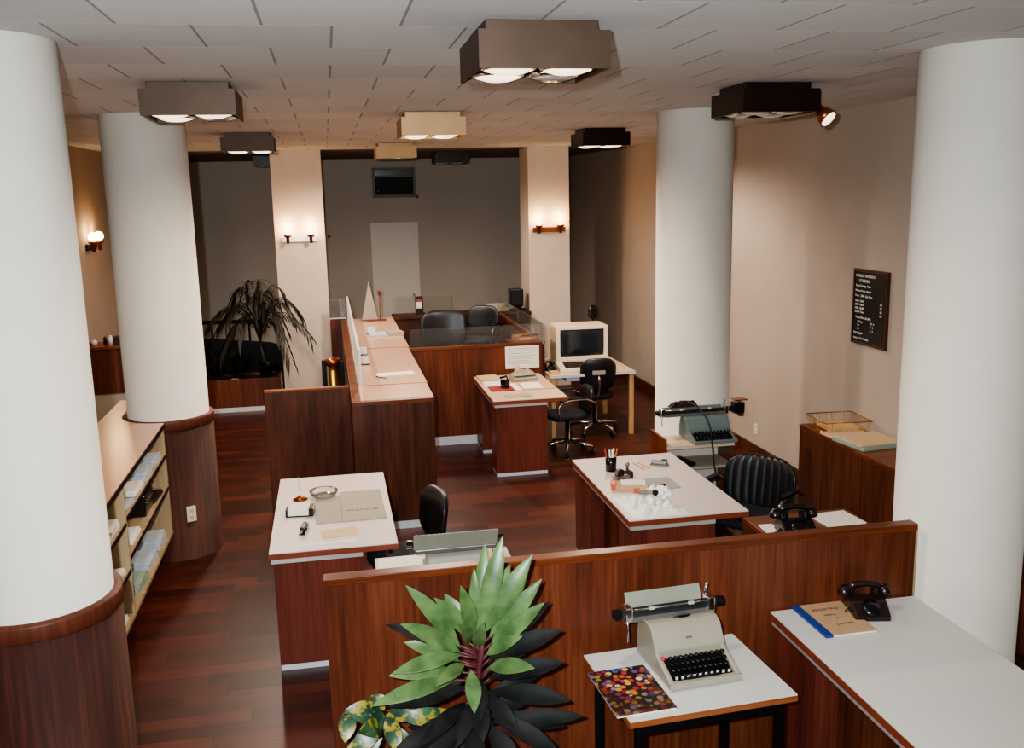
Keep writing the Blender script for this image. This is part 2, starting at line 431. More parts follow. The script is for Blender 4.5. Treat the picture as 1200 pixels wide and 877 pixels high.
# ------------------------------------------------------------------ ceiling lamps
def ceiling_lamp(x, y, mat, lit, label, spot=False, bulbs=None, depth=.5):
    t = thing('ceiling_lamp', label, 'ceiling lamp', (x, y, CE-.18), 0, 'boxy four-bulb ceiling lamps')
    h = .25; hd = depth/2
    b = new()
    for q in ((-h,h,-hd,-hd+.012,0,.138),(-h,h,hd-.012,hd,0,.138),(-h,-h+.012,-hd+.012,hd-.012,0,.138),(h-.012,h,-hd+.012,hd-.012,0,.138),(-h+.012,h-.012,-hd+.012,hd-.012,.126,.138)): add_box(b, *q, 0)
    obj('housing', b, mat, t)
    obj('mounting_box', box(-.215, .215, -hd+.05, hd-.05, .138, .1798, .002), mat, t)
    obj('inner_plate', box(-h+.013, h-.013, -hd+.013, hd-.013, .05, .058, 0), 'bronze', t)
    k = 0
    for sy in (-1, 1):
        for sx in (-1, 1):
            on = lit if bulbs is None else bulbs[k]; k += 1
            bb = lathe([(0,-.012),(.05,-.010),(.088,.002),(.098,.014),(.088,.022),(.04,.05),(0,.05)], 28)
            o = obj('bulb', bb, 'bulb_on' if on else 'bulb_off', t, (sx*.115, sy*.115, .004))
            obj('bulb_rim', lathe([(.094,.004),(.106,.008),(.106,.022),(.094,.026),(.094,.004)], 28), 'chrome', o)
    if spot:
        a = obj('spot_arm', tube([(h,-.1,.09),(h+.06,-.12,.05),(h+.085,-.13,.01)], .014), 'blackmetal', t)
        obj('arm_shroud', prism([(-.2,.138),(-.02,.138),(-.02,.03),(-.2,.03)], h, h+.035, .004), mat, t)
        hd_ = obj('spot_head', lathe([(0,-.07),(.03,-.065),(.05,-.02),(.062,.03),(.058,.03),(.0,.02)], 24, Matrix.Translation((h+.10,-.14,-.02)) @ Vector((.42,-.62,-.66)).to_track_quat('Z','Y').to_matrix().to_4x4()), 'copper', t)
        obj('spot_bulb', lathe([(0,.022),(.052,.022),(.05,.034),(0,.042)], 24, Matrix.Translation((h+.10,-.14,-.02)) @ Vector((.42,-.62,-.66)).to_track_quat('Z','Y').to_matrix().to_4x4()), 'bulb_on', t)
    if lit:
        L = bpy.data.lights.new('lamp_glow', 'SPOT'); L.energy = 90 if y < 7 else 270; L.color = (1,.84,.70); L.spot_size = R(174); L.spot_blend = .5; L.shadow_soft_size = .1
        lo = bpy.data.objects.new('lamp_glow', L); COL.objects.link(lo); lo.location = (x, y, CE-.21)
    return t
ceiling_lamp(.83, 3.83, 'bronze', True, 'large bronze ceiling lamp, nearest and topmost in the photo', bulbs=(1,1,1,0))
ceiling_lamp(-.70, 5.80, 'bronze', True, 'bronze ceiling lamp above the second white column on the left', bulbs=(1,1,1,0))
ceiling_lamp(-.715, 10.05, 'bronze', True, 'small bronze ceiling lamp just left of the square pillar top')
ceiling_lamp(.856, 7.80, 'brassbox', True, 'bright brass ceiling lamp in the middle of the ceiling')
ceiling_lamp(.888, 12.25, 'brassbox', True, 'far bright brass ceiling lamp just above the air conditioner', bulbs=(0,0,0,0))
ceiling_lamp(1.86, 14.45, 'blackbox', False, 'small black ceiling lamp right of the air conditioner')
ceiling_lamp(-.72, 14.45, 'blackbox', False, 'small black unlit ceiling lamp partly behind the square pillar')
ceiling_lamp(2.85, 9.85, 'darkbox', True, 'dark brown ceiling lamp left of the round column')
ceiling_lamp(2.765, 5.83, 'darkbox', False, 'dark ceiling lamp with a side spotlight, nearest on the right', spot=True)

# ------------------------------------------------------------------ wall sconces
def sconce(loc, rz, barmat, label, globes=False, power=10):
    t = thing('wall_sconce', label, 'wall lamp', loc, rz)
    obj('back_bar', box(-.235, .235, -.03, 0, -.035, .035, .004), barmat, t)
    for s in (-1, 1):
        p = (s*.155, -.075, -.03)
        a = obj('lamp_arm', cyl((p[0], -.03, -.005), (p[0], -.075, -.005), .01), 'copper', t)
        c = obj('cup', lathe([(0,-.02),(.022,-.02),(.022,.055),(.052,.075),(.056,.095),(.05,.095),(0,.07)], 20), 'copper', t, p)
        if globes: obj('globe', lathe([(0,-.055),(.03,-.047),(.052,-.02),(.055,.005),(.045,.035),(.025,.052),(0,.057)], 20), 'globe', t, (p[0], p[1], p[2]+.15))
        else: obj('bulb', lathe([(0,-.01),(.018,0),(.022,.012),(.014,.03),(0,.034)], 14), 'globe', t, (p[0], p[1], p[2]+.078))
    L = bpy.data.lights.new('sconce_glow', 'POINT'); L.energy = power; L.color = (1,.62,.30); L.shadow_soft_size = .06
    mt = Matrix.Translation(loc) @ Matrix.Rotation(rz, 4, 'Z')
    for s in (-1, 1):
        lo = bpy.data.objects.new('sconce_glow', L); COL.objects.link(lo); lo.location = mt @ Vector((s*.155, -.10, .16))
sconce((-.375, 13.5, 2.235), 0, 'alu', 'silver two-lamp wall sconce on the pillar behind the palm')
sconce((3.10, 13.35, 2.275), 0, 'copper', 'copper two-lamp wall sconce on the right pillar')
sconce((XL, 12.25, 2.27), PI/2, 'blackmetal', 'glowing two-globe wall sconce on the left wall', True, 12)

# ------------------------------------------------------------------ back wall fittings
t = thing('air_conditioner', 'dark air conditioner set high in the back wall', 'air conditioner', (1.19, YB, 2.76))
obj('casing_frame', boxes([(-.37,-.33,-.06,0,0,.51),(.33,.37,-.06,0,0,.51),(-.33,.33,-.06,0,0,.05),(-.33,.33,-.06,0,.475,.51),(-.33,.33,-.055,0,.35,.375)]), 'steel_dark', t)
g = obj('front_grille', box(-.33, .33, -.045, 0, .05, .35, .002), 'blackmatte', t)
b = new()
for i in range(9): add_box(b, -.23, .32, -.05, -.045, .075+i*.03, .085+i*.03, 0)
obj('grille_slats', b, 'blackmatte', t)
obj('vent_panel', box(-.33, .33, -.045, 0, .375, .475, .002), 'blackplastic', t)
for z in (.11, .27): obj('control_knob', cyl((-.28,-.045,z), (-.28,-.07,z), .024), 'steel', t)
obj('plug', lathe([(0,0),(.022,0),(.026,.012),(.016,.03),(0,.032)], 16, Matrix.Rotation(PI/2,4,'X')), 'copper', t, (.395, 0, .005))
single('wall_button', lathe([(0,0),(.022,0),(.026,.012),(.016,.03),(0,.032)], 16, Matrix.Rotation(PI/2,4,'X')), 'copper', 'small round brown button on the back wall beside the square pillar', 'button', (.03, YB, 2.12))

# ------------------------------------------------------------------ notice board on the right wall
t = thing('notice_board', 'black notice board with white lettering on the right wall', 'notice board', (XW, 7.025, 1.50), -PI/2)
W_, H_ = .50, .62
obj('board_panel', box(-W_/2+.012, W_/2-.012, -.018, 0, .012, H_-.012, 0), 'blackplastic', t)
obj('board_frame', boxes([(-W_/2,-W_/2+.012,-.026,0,0,H_),(W_/2-.012,W_/2,-.026,0,0,H_),(-W_/2+.012,W_/2-.012,-.026,0,0,.014),(-W_/2+.012,W_/2-.012,-.026,0,H_-.022,H_)], 0), 'veneer_d', t)
lines = [(-.22,.555,.030,'INTEREST PAYMENTS'),(-.17,.515,.032,'SCHEDULE'),(-.22,.475,.026,'Time & Savings  Time'),(-.22,.435,.024,'Minimum From  deposit'),(-.22,.392,.026,'From   2.000  Day Time'),
 (-.22,.348,.026,'1.000  2.000'),(-.22,.318,.026,'2.000  5.000'),(-.22,.288,.026,'5.000  10.000'),(-.22,.258,.026,'10.000  Over'),
 (.15,.345,.026,'5%'),(.15,.315,.026,'5\u00bd'),(.15,.285,.026,'6%'),(.15,.255,.026,'6\u00bd'),
 (-.20,.213,.024,'Money Market $ 5.000'),(-.17,.178,.024,'30 Days'),(-.17,.148,.024,'60'),(-.17,.118,.024,'90'),(.02,.178,.024,'7\u00bd  6'),(.02,.148,.024,'7   4'),(.02,.118,.024,'8   2'),
 (-.22,.083,.026,'Rate Regular'),(-.22,.040,.024,'Interest  Paid  Monthly')]
for i, (x, z, s, tx) in enumerate(lines):
    b = text_mesh(tx, s); b.transform(Matrix.Translation((x, -.0195, z)) @ Matrix.Rotation(PI/2, 4, 'X')); obj('lettering', b, 'paper', t)

# wall and column sockets
t = thing('wall_outlet', 'small ivory wall outlet low on the right wall', 'outlet', (XW, 9.08, .30), -PI/2)
obj('cover_plate', box(-.035, .035, -.008, 0, -.055, .055, .003), 'socket', t)
for z in (-.024, .024): obj('socket', box(-.016, .016, -.011, -.008, z-.014, z+.014, .002), 'paper_tan', t)
a = math.atan2(7.475-L2[1], -1.16-L2[0]); rr = .336
t = thing('wall_outlet', 'ivory outlet on the wood cladding of the left column', 'outlet', (L2[0]+rr*math.cos(a), L2[1]+rr*math.sin(a), .375), a+PI/2)
obj('cover_plate', box(-.036, .036, -.010, .004, -.062, .062, .003), 'socket', t)
for z in (-.024, .024): obj('socket', box(-.016, .016, -.013, -.010, z-.014, z+.014, .002), 'paper_tan', t)

# ------------------------------------------------------------------ front divider
t = thing('office_divider', 'long reddish wooden office divider across the foreground', 'divider', (1.356, 4.105, 0))
obj('panel', box(-1.458, 1.458, -.027, .027, 0, T-.035, .002), 'veneer', t)
obj('top_rail', box(-1.463, 1.463, -.035, .035, T-.035, T, .004), 'cap_wood', t)
obj('end_stile', box(1.4585, 1.4685, -.027, .027, 0, T-.036, 0), 'pine', t)
# ------------------------------------------------------------------ teller counter and enclosure
t = thing('service_counter', 'long wooden teller counter with tan laminate top and low screen', 'counter', (0, 0, 0))
obj('end_panel', box(.12, .80, 7.78, 7.815, .07, T-.03, .003), 'veneer_d', t)
obj('end_kick', box(.14, .78, 7.79, 7.815, 0, .07, 0), 'kick', t)
obj('end_rail', box(.12, .80, 7.78, 7.83, T-.03, T-.004, .003), 'cap_wood', t)
obj('customer_side_panel', box(.12, .15, 7.815, 13.2, 0, T-.03, .002), 'veneer_d', t)
obj('staff_side_panel', box(.77, .80, 7.815, 13.2, 0, T-.03, .002), 'veneer_d', t)
obj('ledge', box(.12, .198, 7.83, 13.25, T-.03, T-.002, .003), 'cap_wood', t)
obj('countertop', box(.198, .805, 7.83, 8.44, T-.03, T, .002), 'laminate_tan', t)
obj('countertop', box(.198, .815, 8.452, 10.55, T-.03, T, .002), 'laminate_tan', t)
obj('countertop', box(.198, .83, 10.562, 13.25, T-.03, T, .002), 'laminate_tan', t)
obj('joint_strip', boxes([(.198,.812,8.44,8.452,T-.03,T+.003),(.198,.825,10.55,10.562,T-.03,T+.003)], 0), 'red', t)
obj('glass_screen', box(.212, .220, 8.47, 13.2, T+.002, 1.44, .001), 'glare_glass', t)
for y in (8.5, 9.6, 10.7, 11.8, 12.9): obj('screen_or_reflection_post', box(.204, .232, y-.02, y+.02, T, 1.45, .002), 'laminate_cool', t)  # white posts added for the bright reflection along the glass
obj('added_reflection_rail', box(.206, .228, 8.47, 13.2, 1.44, 1.455, .002), 'laminate_cool', t)  # white rail added for the same reflection

t = thing('office_divider', 'wooden divider panel left of the teller counter', 'divider', (-.255, 8.5, 0))
obj('panel', box(-.37, .37, -.025, .025, 0, T-.018, .002), 'veneer_d', t)
obj('top_rail', box(-.372, .372, -.028, .028, T-.018, T, .003), 'edge_wood', t)

t = thing('office_divider', 'wooden divider with a pinned white notice behind the rear desk', 'divider', (1.575, 10.42, 0))
obj('panel', box(-.755, .745, 0, .04, .10, T-.03, .002), 'veneer', t)
obj('top_rail', box(-.755, .75, -.006, .05, T-.03, T, .003), 'cap_wood', t)
obj('kick_strip', box(-.755, .745, -.006, .04, 0, .10, .002), 'kick', t)
obj('glass_screen', box(-.74, .74, .018, .025, T, 1.335, .001), 'glass', t)
t = thing('office_divider', 'wooden side divider with glass running back toward the right pillar', 'divider', (2.345, 11.97, 0))
obj('panel', box(-.02, .02, -1.5, 1.36, 0, T-.03, .002), 'clad', t)
obj('top_rail', box(-.026, .026, -1.5, 1.36, T-.03, T, .003), 'cap_wood', t)
obj('glass_screen', box(-.004, .004, -1.5, 1.34, T, 1.335, .001), 'glass', t)
obj('screen_or_reflection_post', box(-.012, .012, -1.52, -1.502, T-.03, 1.34, .001), 'steel', t)
t = thing('office_divider', 'dark wooden counter wall at the back of the teller enclosure', 'divider', (1.60, 13.45, 0))
obj('panel', box(-.75, 1.19, -.25, .2, 0, T-.03, .002), 'clad', t)
obj('top_slab', box(-.76, 1.195, -.27, .22, T-.03, T, .003), 'clad', t)
obj('glass_screen', box(-.75, .08, .05, .057, T, 1.40, .001), 'glass', t)
t = thing('office_divider', 'dark red wooden divider with glass between counter and left pillar', 'divider', (.045, 13.36, 0))
obj('panel', box(-.073, .153, -.03, .03, 0, T, .002), 'veneer_red', t)
obj('glass_screen', box(-.07, .15, -.004, .004, T, 1.41, .001), 'glass', t)
obj('glass_rail', box(-.07, .15, -.008, .008, T, T+.014, .001), 'alu', t)

# papers and bits on the counter
def sheet(w, d, h=.004): return box(-w/2, w/2, -d/2, d/2, 0, h, .0006)
for (x, y, z, lab) in ((.30, 10.15, T, 'small white block beside the middle joint of the teller counter'), (.30, 9.55, T, 'small white block nearest on the teller counter'), (.46, 11.75, T, 'small white block beside the open folder on the teller counter')):
    t = thing('name_block', lab, 'name plate', (x, y, z), R(random.uniform(-10,10)))
    obj('base', box(-.05, .05, -.03, .03, 0, .012, .002), 'bakelite', t); obj('white_plate', prism([(-.025,.012),(.025,.012),(.01,.085),(-.012,.085)], -.045, .045, .003), 'laminate_cool', t)
t = thing('open_folder', 'grey folder lying open across the teller counter', 'folder', (.64, 11.6, T), R(4))
obj('lower_cover', box(-.21, .0, -.15, .15, .0, .02, .002), 'paper_blue', t); obj('upper_cover', prism([(-.15,.0),(.15,.0),(.15,.025),(-.15,.045)], 0, .2, .002), 'grey_card', t)
single('paper_sheet', sheet(.36, .16), 'paper', 'white card near the front joint of the teller counter', 'paper', (.56, 8.95, T), R(6))
single('pen', cyl((-.07,0,.006),(.07,0,.006), .005), 'bakelite', 'dark pen lying by the white card on the teller counter', 'pen', (.42, 8.78, T), R(-50))
t = thing('triangle_and_post', 'pale triangle beside a thin brown post on the counter', 'shape', (.56, 12.95, T))
obj('foot', box(-.08, .16, -.05, .05, 0, .02, .003), 'cap_wood', t); obj('post', cyl((.09,0,.02),(.085,0,.37), .012), 'cap_wood', t)
obj('knob', lathe([(0,-.03),(.028,-.012),(.028,.012),(0,.03)], 14), 'cap_wood', t, (.085,0,.385))
b = new(); put(b, [(-.16,0,.02),(.05,.02,.02),(-.05,.01,.54),(-.16,.004,.02),(.05,.024,.02),(-.05,.014,.54)], [(0,1,2),(5,4,3),(0,3,4,1),(1,4,5,2),(2,5,3,0)]); obj('sheet', b, 'grey_card', t)  # flat pale triangle rising from the foot beside the post
t = thing('framed_sign', 'small dark framed sign standing on the back divider', 'sign', (1.22, 13.42, T))
obj('frame', box(-.055, .055, -.012, .012, .0, .26, .003), 'bakelite', t); obj('white_face', box(-.04, .04, -.016, -.012, .09, .18, .001), 'laminate_cool', t); obj('red_band', box(-.04, .04, -.016, -.012, .185, .225, .001), 'red', t)
t = thing('paper_tray', 'brown cardboard tray on the right corner of the rear divider', 'tray', (2.17, 10.66, T+.0), R(12))
obj('shelf_board', box(-.20, .13, -.17, .12, -.02, .0, .002), 'veneer_d', t)
obj('tray_box', boxes([(-.12,.12,-.1,.1,0,.006),(-.12,-.112,-.1,.1,.006,.05),(.112,.12,-.1,.1,.006,.05),(-.112,.112,.092,.1,.006,.05)], 0), 'card_brown', t)
obj('flap', box(-.11, .11, -.001, .004, 0, .12, 0, Matrix.Translation((0,-.1,.05)) @ Matrix.Rotation(R(70),4,'X')), 'card_brown', t)
single('desk_tray', boxes([(-.1,.1,-.09,.09,0,.006),(-.1,-.094,-.09,.09,.006,.10),(.094,.1,-.09,.09,.006,.10),(-.094,.094,.084,.09,.006,.10),(-.094,.094,-.09,-.084,.006,.05)], 0), 'grey_card', 'grey brown box on the back wall of the teller enclosure', 'box', (2.28, 13.45, T))
t = thing('desk_monitor', 'small black monitor at the foot of the right pillar', 'monitor', (2.62, 13.45, T))
obj('stand', box(-.07, .07, -.08, .08, 0, .06, .006), 'blackplastic', t); obj('casing', box(-.095, .095, -.1, .1, .06, .31, .012), 'blackplastic', t); obj('screen', box(-.075, .075, -.104, -.1, .1, .28, .002), 'screen', t)

# ------------------------------------------------------------------ notice pinned to the divider
t = thing('pinned_notice', 'white printed sheet pinned to the wooden divider behind the rear desk', 'notice', (2.09, 10.418, .84))
obj('sheet', box(-.195, .195, -.004, 0, 0, .255, .0005), 'paper', t)
b = new()
for i in range(7):
    add_box(b, -.17, .17-.04*(i % 3), -.0052, -.004, .225-i*.028, .230-i*.028, 0)
obj('print_lines', b, 'blotter', t)

# ------------------------------------------------------------------ desks
def desk(x0, x1, y0, y1, z, label, top='laminate_white', ped_end=.10):
    w, dp = x1-x0, y1-y0; cx, cy = (x0+x1)/2, (y0+y1)/2
    t = thing('office_desk', label, 'desk', (cx, cy, 0))
    X0, X1, Y0, Y1 = -w/2, w/2, -dp/2, dp/2; pw = w*.72
    obj('desktop', box(X0+.003, X1-.003, Y0+.003, Y1-.003, z-.006, z, .001), top, t)
    obj('edge_band', box(X0, X1, Y0, Y1, z-.04, z-.006, .001), 'brown_edge', t)
    obj('metal_strip', boxes([(X0+.012, X0+pw, Y0+.006, Y0+.03, z-.068, z-.04), (X0+.012, X0+.036, Y0+.03, Y1-.006, z-.068, z-.04)], .001), 'alu', t)
    obj('pedestal', box(X0+.025, X0+pw, Y0+.012, Y0+.30, .035, z-.068, .002), 'veneer_red', t)
    obj('pedestal', box(X0+.025, X0+pw, Y1-.42, Y1-.012, .035, z-.068, .002), 'veneer_red', t)
    obj('modesty_panel', box(X0+.14, X0+.16, Y0+.30, Y1-.42, .12, z-.068, .001), 'veneer_d', t)
    obj('kick_strip', box(X0+.03, X0+pw-.005, Y0+.013, Y0+.29, 0, .035, 0), 'kick', t)
    obj('kick_strip', box(X0+.03, X0+pw-.005, Y1-.41, Y1-.02, 0, .035, 0), 'kick', t)
    obj('knee_side_rail', box(X1-.06, X1-.035, Y0+.03, Y1-.03, z-.075, z-.04, .002), 'blackmetal', t)
    return t
desk(-.445, .315, 5.46, 6.99, .75, 'white topped desk at left, with glass ashtray and grey folder')
desk(1.765, 2.575, 5.48, 6.93, .75, 'white topped desk in the middle, with pen cup and papers')
desk(1.515, 2.275, 9.04, 10.38, .78, 'far desk littered with papers in front of the wooden divider', 'laminate_warm_lit')
desk(2.03, 2.815, 2.50, 4.066, .75, 'bare white desk at lower right, with ledger and telephone', 'laminate_cool')

# ------------------------------------------------------------------ chairs
def swivel_chair(loc, rz, label, w=.46, bh=.36, arms=False, ribs=0, seat_z=.46, top=.85, bend=.8, cut=False):
    """faces +Y in local space; back at -Y"""
    t = thing('office_chair', label, 'chair', loc, rz)
    obj('seat', cushion(w, .44, .09, 0, 0, Matrix.Translation((0,.02,seat_z)) @ Matrix.Rotation(R(90),4,'X')), 'fabric_black', t)
    m = Matrix.Translation((0,-.235,top-bh/2)) @ Matrix.Rotation(R(8),4,'X')
    obj('backrest', cushion(w, bh, .06, bend, ribs, m), 'vinyl', t)
    if cut: obj('back_badge', box(-.08, .07, -.013, -.008, -.03, .02, .003, Matrix.Translation((0,-.27,top-bh*.42))), 'grey_card', t)
    obj('back_bracket', tube(arc((0,.05,seat_z-.06),(0,-.30,seat_z-.08),(0,-.262,top-bh*.45), 10), .016), 'chrome', t)
    obj('gas_column', cyl((0,0,.10),(0,0,seat_z-.04), .026), 'chrome', t)
    for k in range(5):
        a = 2*PI*k/5+.3; e = (.29*math.cos(a), .29*math.sin(a))
        lg = obj('base_leg', tube([(0,0,.13),(e[0]*.5,e[1]*.5,.115),(e[0],e[1],.085)], [.024,.02,.015]), 'chrome', t)
        b = new()
        for s in (-1, 1): add_cyl(b, (e[0]-math.sin(a)*s*.008, e[1]+math.cos(a)*s*.008, .028), (e[0]-math.sin(a)*s*.028, e[1]+math.cos(a)*s*.028, .028), .028)
        add_cyl(b, (e[0],e[1],.028), (e[0],e[1],.08), .008)
        obj('caster', b, 'blackplastic', lg)
    if arms:
        for s in (-1, 1):
            x = s*(w/2+.035)
            am = obj('armrest', tube(arc((s*w*.3,.12,seat_z-.05),(x,.14,seat_z-.03),(x,.17,seat_z+.1),6)+arc((x,.17,seat_z+.1),(x,.17,seat_z+.2),(x,0,seat_z+.21),6)+[(x,-.14,seat_z+.21),(x*.98,-.25,seat_z+.16)], .011), 'chrome', t)
            obj('arm_pad', box(x-.022, x+.022, -.13, .11, seat_z+.213, seat_z+.237, .009), 'blackplastic', am)
    return t
swivel_chair((.39, 6.0, 0), R(104), 'black chair with chrome edge pulled up to the left desk', w=.44, bh=.36, top=.88, seat_z=.45)
swivel_chair((2.87, 6.15, 0), R(128), 'wide ribbed black chair behind the middle desk', w=.56, bh=.42, ribs=9, top=.86, bend=.7, arms=True)
swivel_chair((2.97, 10.54, 0), R(-4), 'black swivel chair with its back to us, facing the computer terminal', w=.42, bh=.38, top=.93, cut=True)
swivel_chair((2.45, 9.78, 0), R(92), 'black chair with bright chrome arms beside the far desk', w=.42, bh=.32, arms=True, top=.73, seat_z=.42)
swivel_chair((1.45, 12.2, 0), R(185), 'broad black chair behind the teller counter inside the enclosure', w=.62, bh=.5, top=1.30, seat_z=.62)
swivel_chair((1.92, 12.55, 0), R(150), 'black chair with gleaming chrome arms deep inside the teller enclosure', w=.46, bh=.4, top=1.30, seat_z=.86, arms=True)

# ------------------------------------------------------------------ typewriters
def typewriter(loc, rz, label, body, bw=.32, carriage=.50, shift=-.04, plate='tw_beige', plate_w=.36, plate_h=.085, full=True, sc=1.0):
    """keys toward -Y, origin at centre of the base"""
    t = thing('typewriter', label, 'typewriter', loc, rz); t.scale = (sc, sc, sc)
    h = bw/2
    side = [(-.19,.006),(-.19,.030),(-.175,.040),(-.05,.088),(-.035,.105),(.015,.185),(.05,.200),(.12,.200),(.165,.165),(.185,.10),(.185,.006)]
    # shell: two cheeks and the hood, with the key well open between them
    b = new(); add_prism(b, [(-.04,.02),(-.035,.105),(.015,.185),(.05,.200),(.12,.200),(.165,.165),(.185,.10),(.185,.006),(-.04,.006)], -h, h, .014, None, 3)
    add_prism(b, [(-.19,.006),(-.19,.030),(-.175,.040),(-.05,.088),(-.03,.10),(-.03,.006)], -h, -h+.024, .008)
    add_prism(b, [(-.19,.006),(-.19,.030),(-.175,.040),(-.05,.088),(-.03,.10),(-.03,.006)], h-.024, h, .008)
    add_box(b, -h, h, -.20, -.168, .004, .034, .008)
    obj('shell', b, body, t)
    obj('key_well', prism([(-.17,.012),(-.17,.022),(-.045,.068),(-.03,.068),(-.03,.012)], -h+.022, h-.022), 'blackmetal', t)
    obj('spool_slot', lathe([(0,.0),(.045,.0),(.045,.004),(0,.004)], 20, Matrix.Translation((.01,.085,.1985)) @ Matrix.Scale(.45,4,(0,1,0))), 'blackplastic', t)
    obj('maker_badge', box(-.016, .016, -.002, .001, -.004, .004, .0005, Matrix.Translation((.0,-.012,.143)) @ Matrix.Rotation(R(-32),4,'X')), 'steel', t)
    n = 11 if full else 10; kw = bw-.062
    kb = None
    for r in range(4):
        for c in range(n - (r == 0)):
            x = -kw/2+.004*r + kw*(c+.5)/n; y = -.150+r*.027; z = .036+r*.014
            if kb is None:
                kb = obj('key', lathe([(0,0),(.0108,0),(.0118,.009),(.009,.012),(0,.0105)], 12), 'blackplastic', t, (x,y,z))
            else:
                k = kb.copy(); COL.objects.link(k); k.parent = t; k.location = (x,y,z)
    obj('space_bar', box(-.075, .075, -.176, -.163, .030, .042, .003), 'blackplastic', t)
    if full:
        o = obj('key', lathe([(0,0),(.011,0),(.012,.009),(.009,.012),(0,.0105)], 12), 'key_red', t, (-kw/2-.008,-.062,.078)); o['label'] = 'red key'
        b = new()
        for c in range(10): add_box(b, -kw/2+kw*(c+.5)/10-.006, -kw/2+kw*(c+.5)/10+.006, -.1635, -.1612, .034, .047, .001)
        obj('white_key_fronts', b, 'key_white', t)
    # carriage
    c = obj('carriage', box(shift-carriage/2+.03, shift+carriage/2-.03, .085, .165, .196, .222, .004), 'steel', t)
    obj('platen', cyl((shift-carriage/2+.02,.105,.238),(shift+carriage/2-.02,.105,.238), .021, None, 20), 'rubber', t)
    for s in (-1, 1):
        x = shift+s*carriage/2
        obj('platen_knob', cyl((x-s*.018,.105,.238),(x+s*.016,.105,.238), .023, None, 18), 'blackplastic', t)
        obj('carriage_end', box(x-s*.05-.017, x-s*.05+.017, .075, .140, .205, .272, .006), 'chrome', t)
    obj('paper_table', box(-plate_w/2, plate_w/2, -.003, .003, 0, plate_h, .002, Matrix.Translation((shift,.150,.222)) @ Matrix.Rotation(R(-22),4,'X')), plate, t)
    obj('paper_bail', tube([(shift-carriage*.38,.082,.258),(shift+carriage*.38,.082,.258)], .004), 'chrome', t)
    for s in (-.18, .2): obj('bail_roller', cyl((shift+s*carriage-.012,.082,.258),(shift+s*carriage+.012,.082,.258), .008), 'alu', t)
    obj('return_lever', tube([(shift-carriage/2+.04,.09,.265),(shift-carriage/2+.035,.06,.20),(shift-carriage/2+.03,.04,.13)], .004), 'chrome', t)
    obj('paper_release', tube([(shift+carriage/2-.05,.15,.27),(shift+carriage/2-.035,.16,.31)], .007), 'chrome', t)
    return t
def typing_table(cx, cy, w, dp, z, rz, label, top, legmat, shelf=None):
    t = thing('typing_table', label, 'table', (cx, cy, 0), rz)
    obj('table_top', box(-w/2+.002, w/2-.002, -dp/2+.002, dp/2-.002, z-.006, z, .001), top, t)
    obj('top_edge', box(-w/2, w/2, -dp/2, dp/2, z-.032, z-.006, .001), 'edge_wood', t)
    for sx in (-1, 1):
        for sy in (-1, 1):
            x, y = sx*(w/2-.06), sy*(dp/2-.05)
            obj('leg', box(x-.017, x+.017, y-.017, y+.017, 0, z-.032, .002), legmat, t)
    for ya in (-dp/2+.04, dp/2-.058): obj('apron', box(-w/2+.077, w/2-.077, ya, ya+.018, z-.09, z-.032, 0), legmat, t)
    return t
typing_table(1.442, 3.665, .755, .59, .70, R(3.5), 'small white typing table with wooden edge in front of the divider', 'laminate_cool', 'blackmetal')
typewriter((1.475, 3.735, .70), R(3.8), 'beige typewriter with black keys on the white table in the foreground', 'tw_beige', .335, .50, -.045, 'tw_green', .37, .085)
t = thing('magazine', 'magazine with a dark flowered cover beside the beige typewriter', 'magazine', (1.155, 3.585, .70), R(3))
obj('pages', box(-.124, .134, -.195, .175, 0, .008, .001), 'paper', t); obj('cover', box(-.126, .136, -.197, .177, .008, .010, 0), 'magazine', t)

typing_table(.56, 5.06, .79, .62, .70, 0, 'white typing table with the grey-backed typewriter behind the front divider', 'laminate_white', 'blackmetal')
typewriter((.60, 5.02, .70), R(180), 'grey typewriter seen from behind on the table beyond the front divider', 'tw_green', .33, .50, .01, 'tw_green', .46, .10, False)
single('paper_sheet', sheet(.26, .22), 'paper', 'white paper sheet left of the grey typewriter seen from behind', 'paper', (.31, 5.24, .70), R(-3))
single('paper_sheet', sheet(.14, .2), 'paper_tan', 'tan paper sheet right of the grey typewriter seen from behind', 'paper', (.86, 5.22, .70), R(5))

# typing stand by the column
t = thing('typing_stand', 'wooden typing stand with a lower shelf in front of the round column', 'stand', (2.865, 7.19, 0))
obj('top_board', box(-.29, .29, -.17, .17, .742, .77, .002), 'beige_plastic', t)
for s in (-1, 1): obj('side_panel', box(s*.30-.01, s*.30+.01, -.175, .175, .02, .835, .003), 'cap_wood', t)
obj('shelf_board', box(-.289, .289, -.16, .17, .56, .58, .002), 'grey_card', t)
obj('back_panel', box(-.289, .289, .172, .18, .06, .742, .001), 'laminate_white', t)
obj('front_post', box(-.10, -.075, -.15, -.12, 0, .56, .002), 'blackmetal', t)
tw3 = typewriter((2.985, 7.175, .77), 0, 'blue-green typewriter on the wooden stand before the round column', 'tw_blue', .40, .70, -.09, 'tw_blue', .56, .05, False, .93)
single('cloth_cover', crumple(.26,.10,.065,14,7), 'leather', 'crumpled dark cloth lying on top of the blue-green typewriter', 'cloth', (2.84, 7.36, .985+.03))
single('black_folder', boxes([(-.18,.1,-.12,.12,0,.03)], .004), 'blackplastic', 'black folder on the lower shelf of the typing stand', 'folder', (2.72, 7.16, .58), R(12))
single('power_cord', tube(arc((2.86,7.36,1.06),(2.90,6.96,1.08),(2.93,6.965,.85),8)+arc((2.93,6.965,.85),(2.95,6.95,.6),(2.97,6.93,.45),6)+arc((2.97,6.93,.45),(3.0,6.92,.1),(3.1,6.95,.006),8), .006), 'rubber', 'thin black cord hanging down over the blue-green typewriter', 'cord')
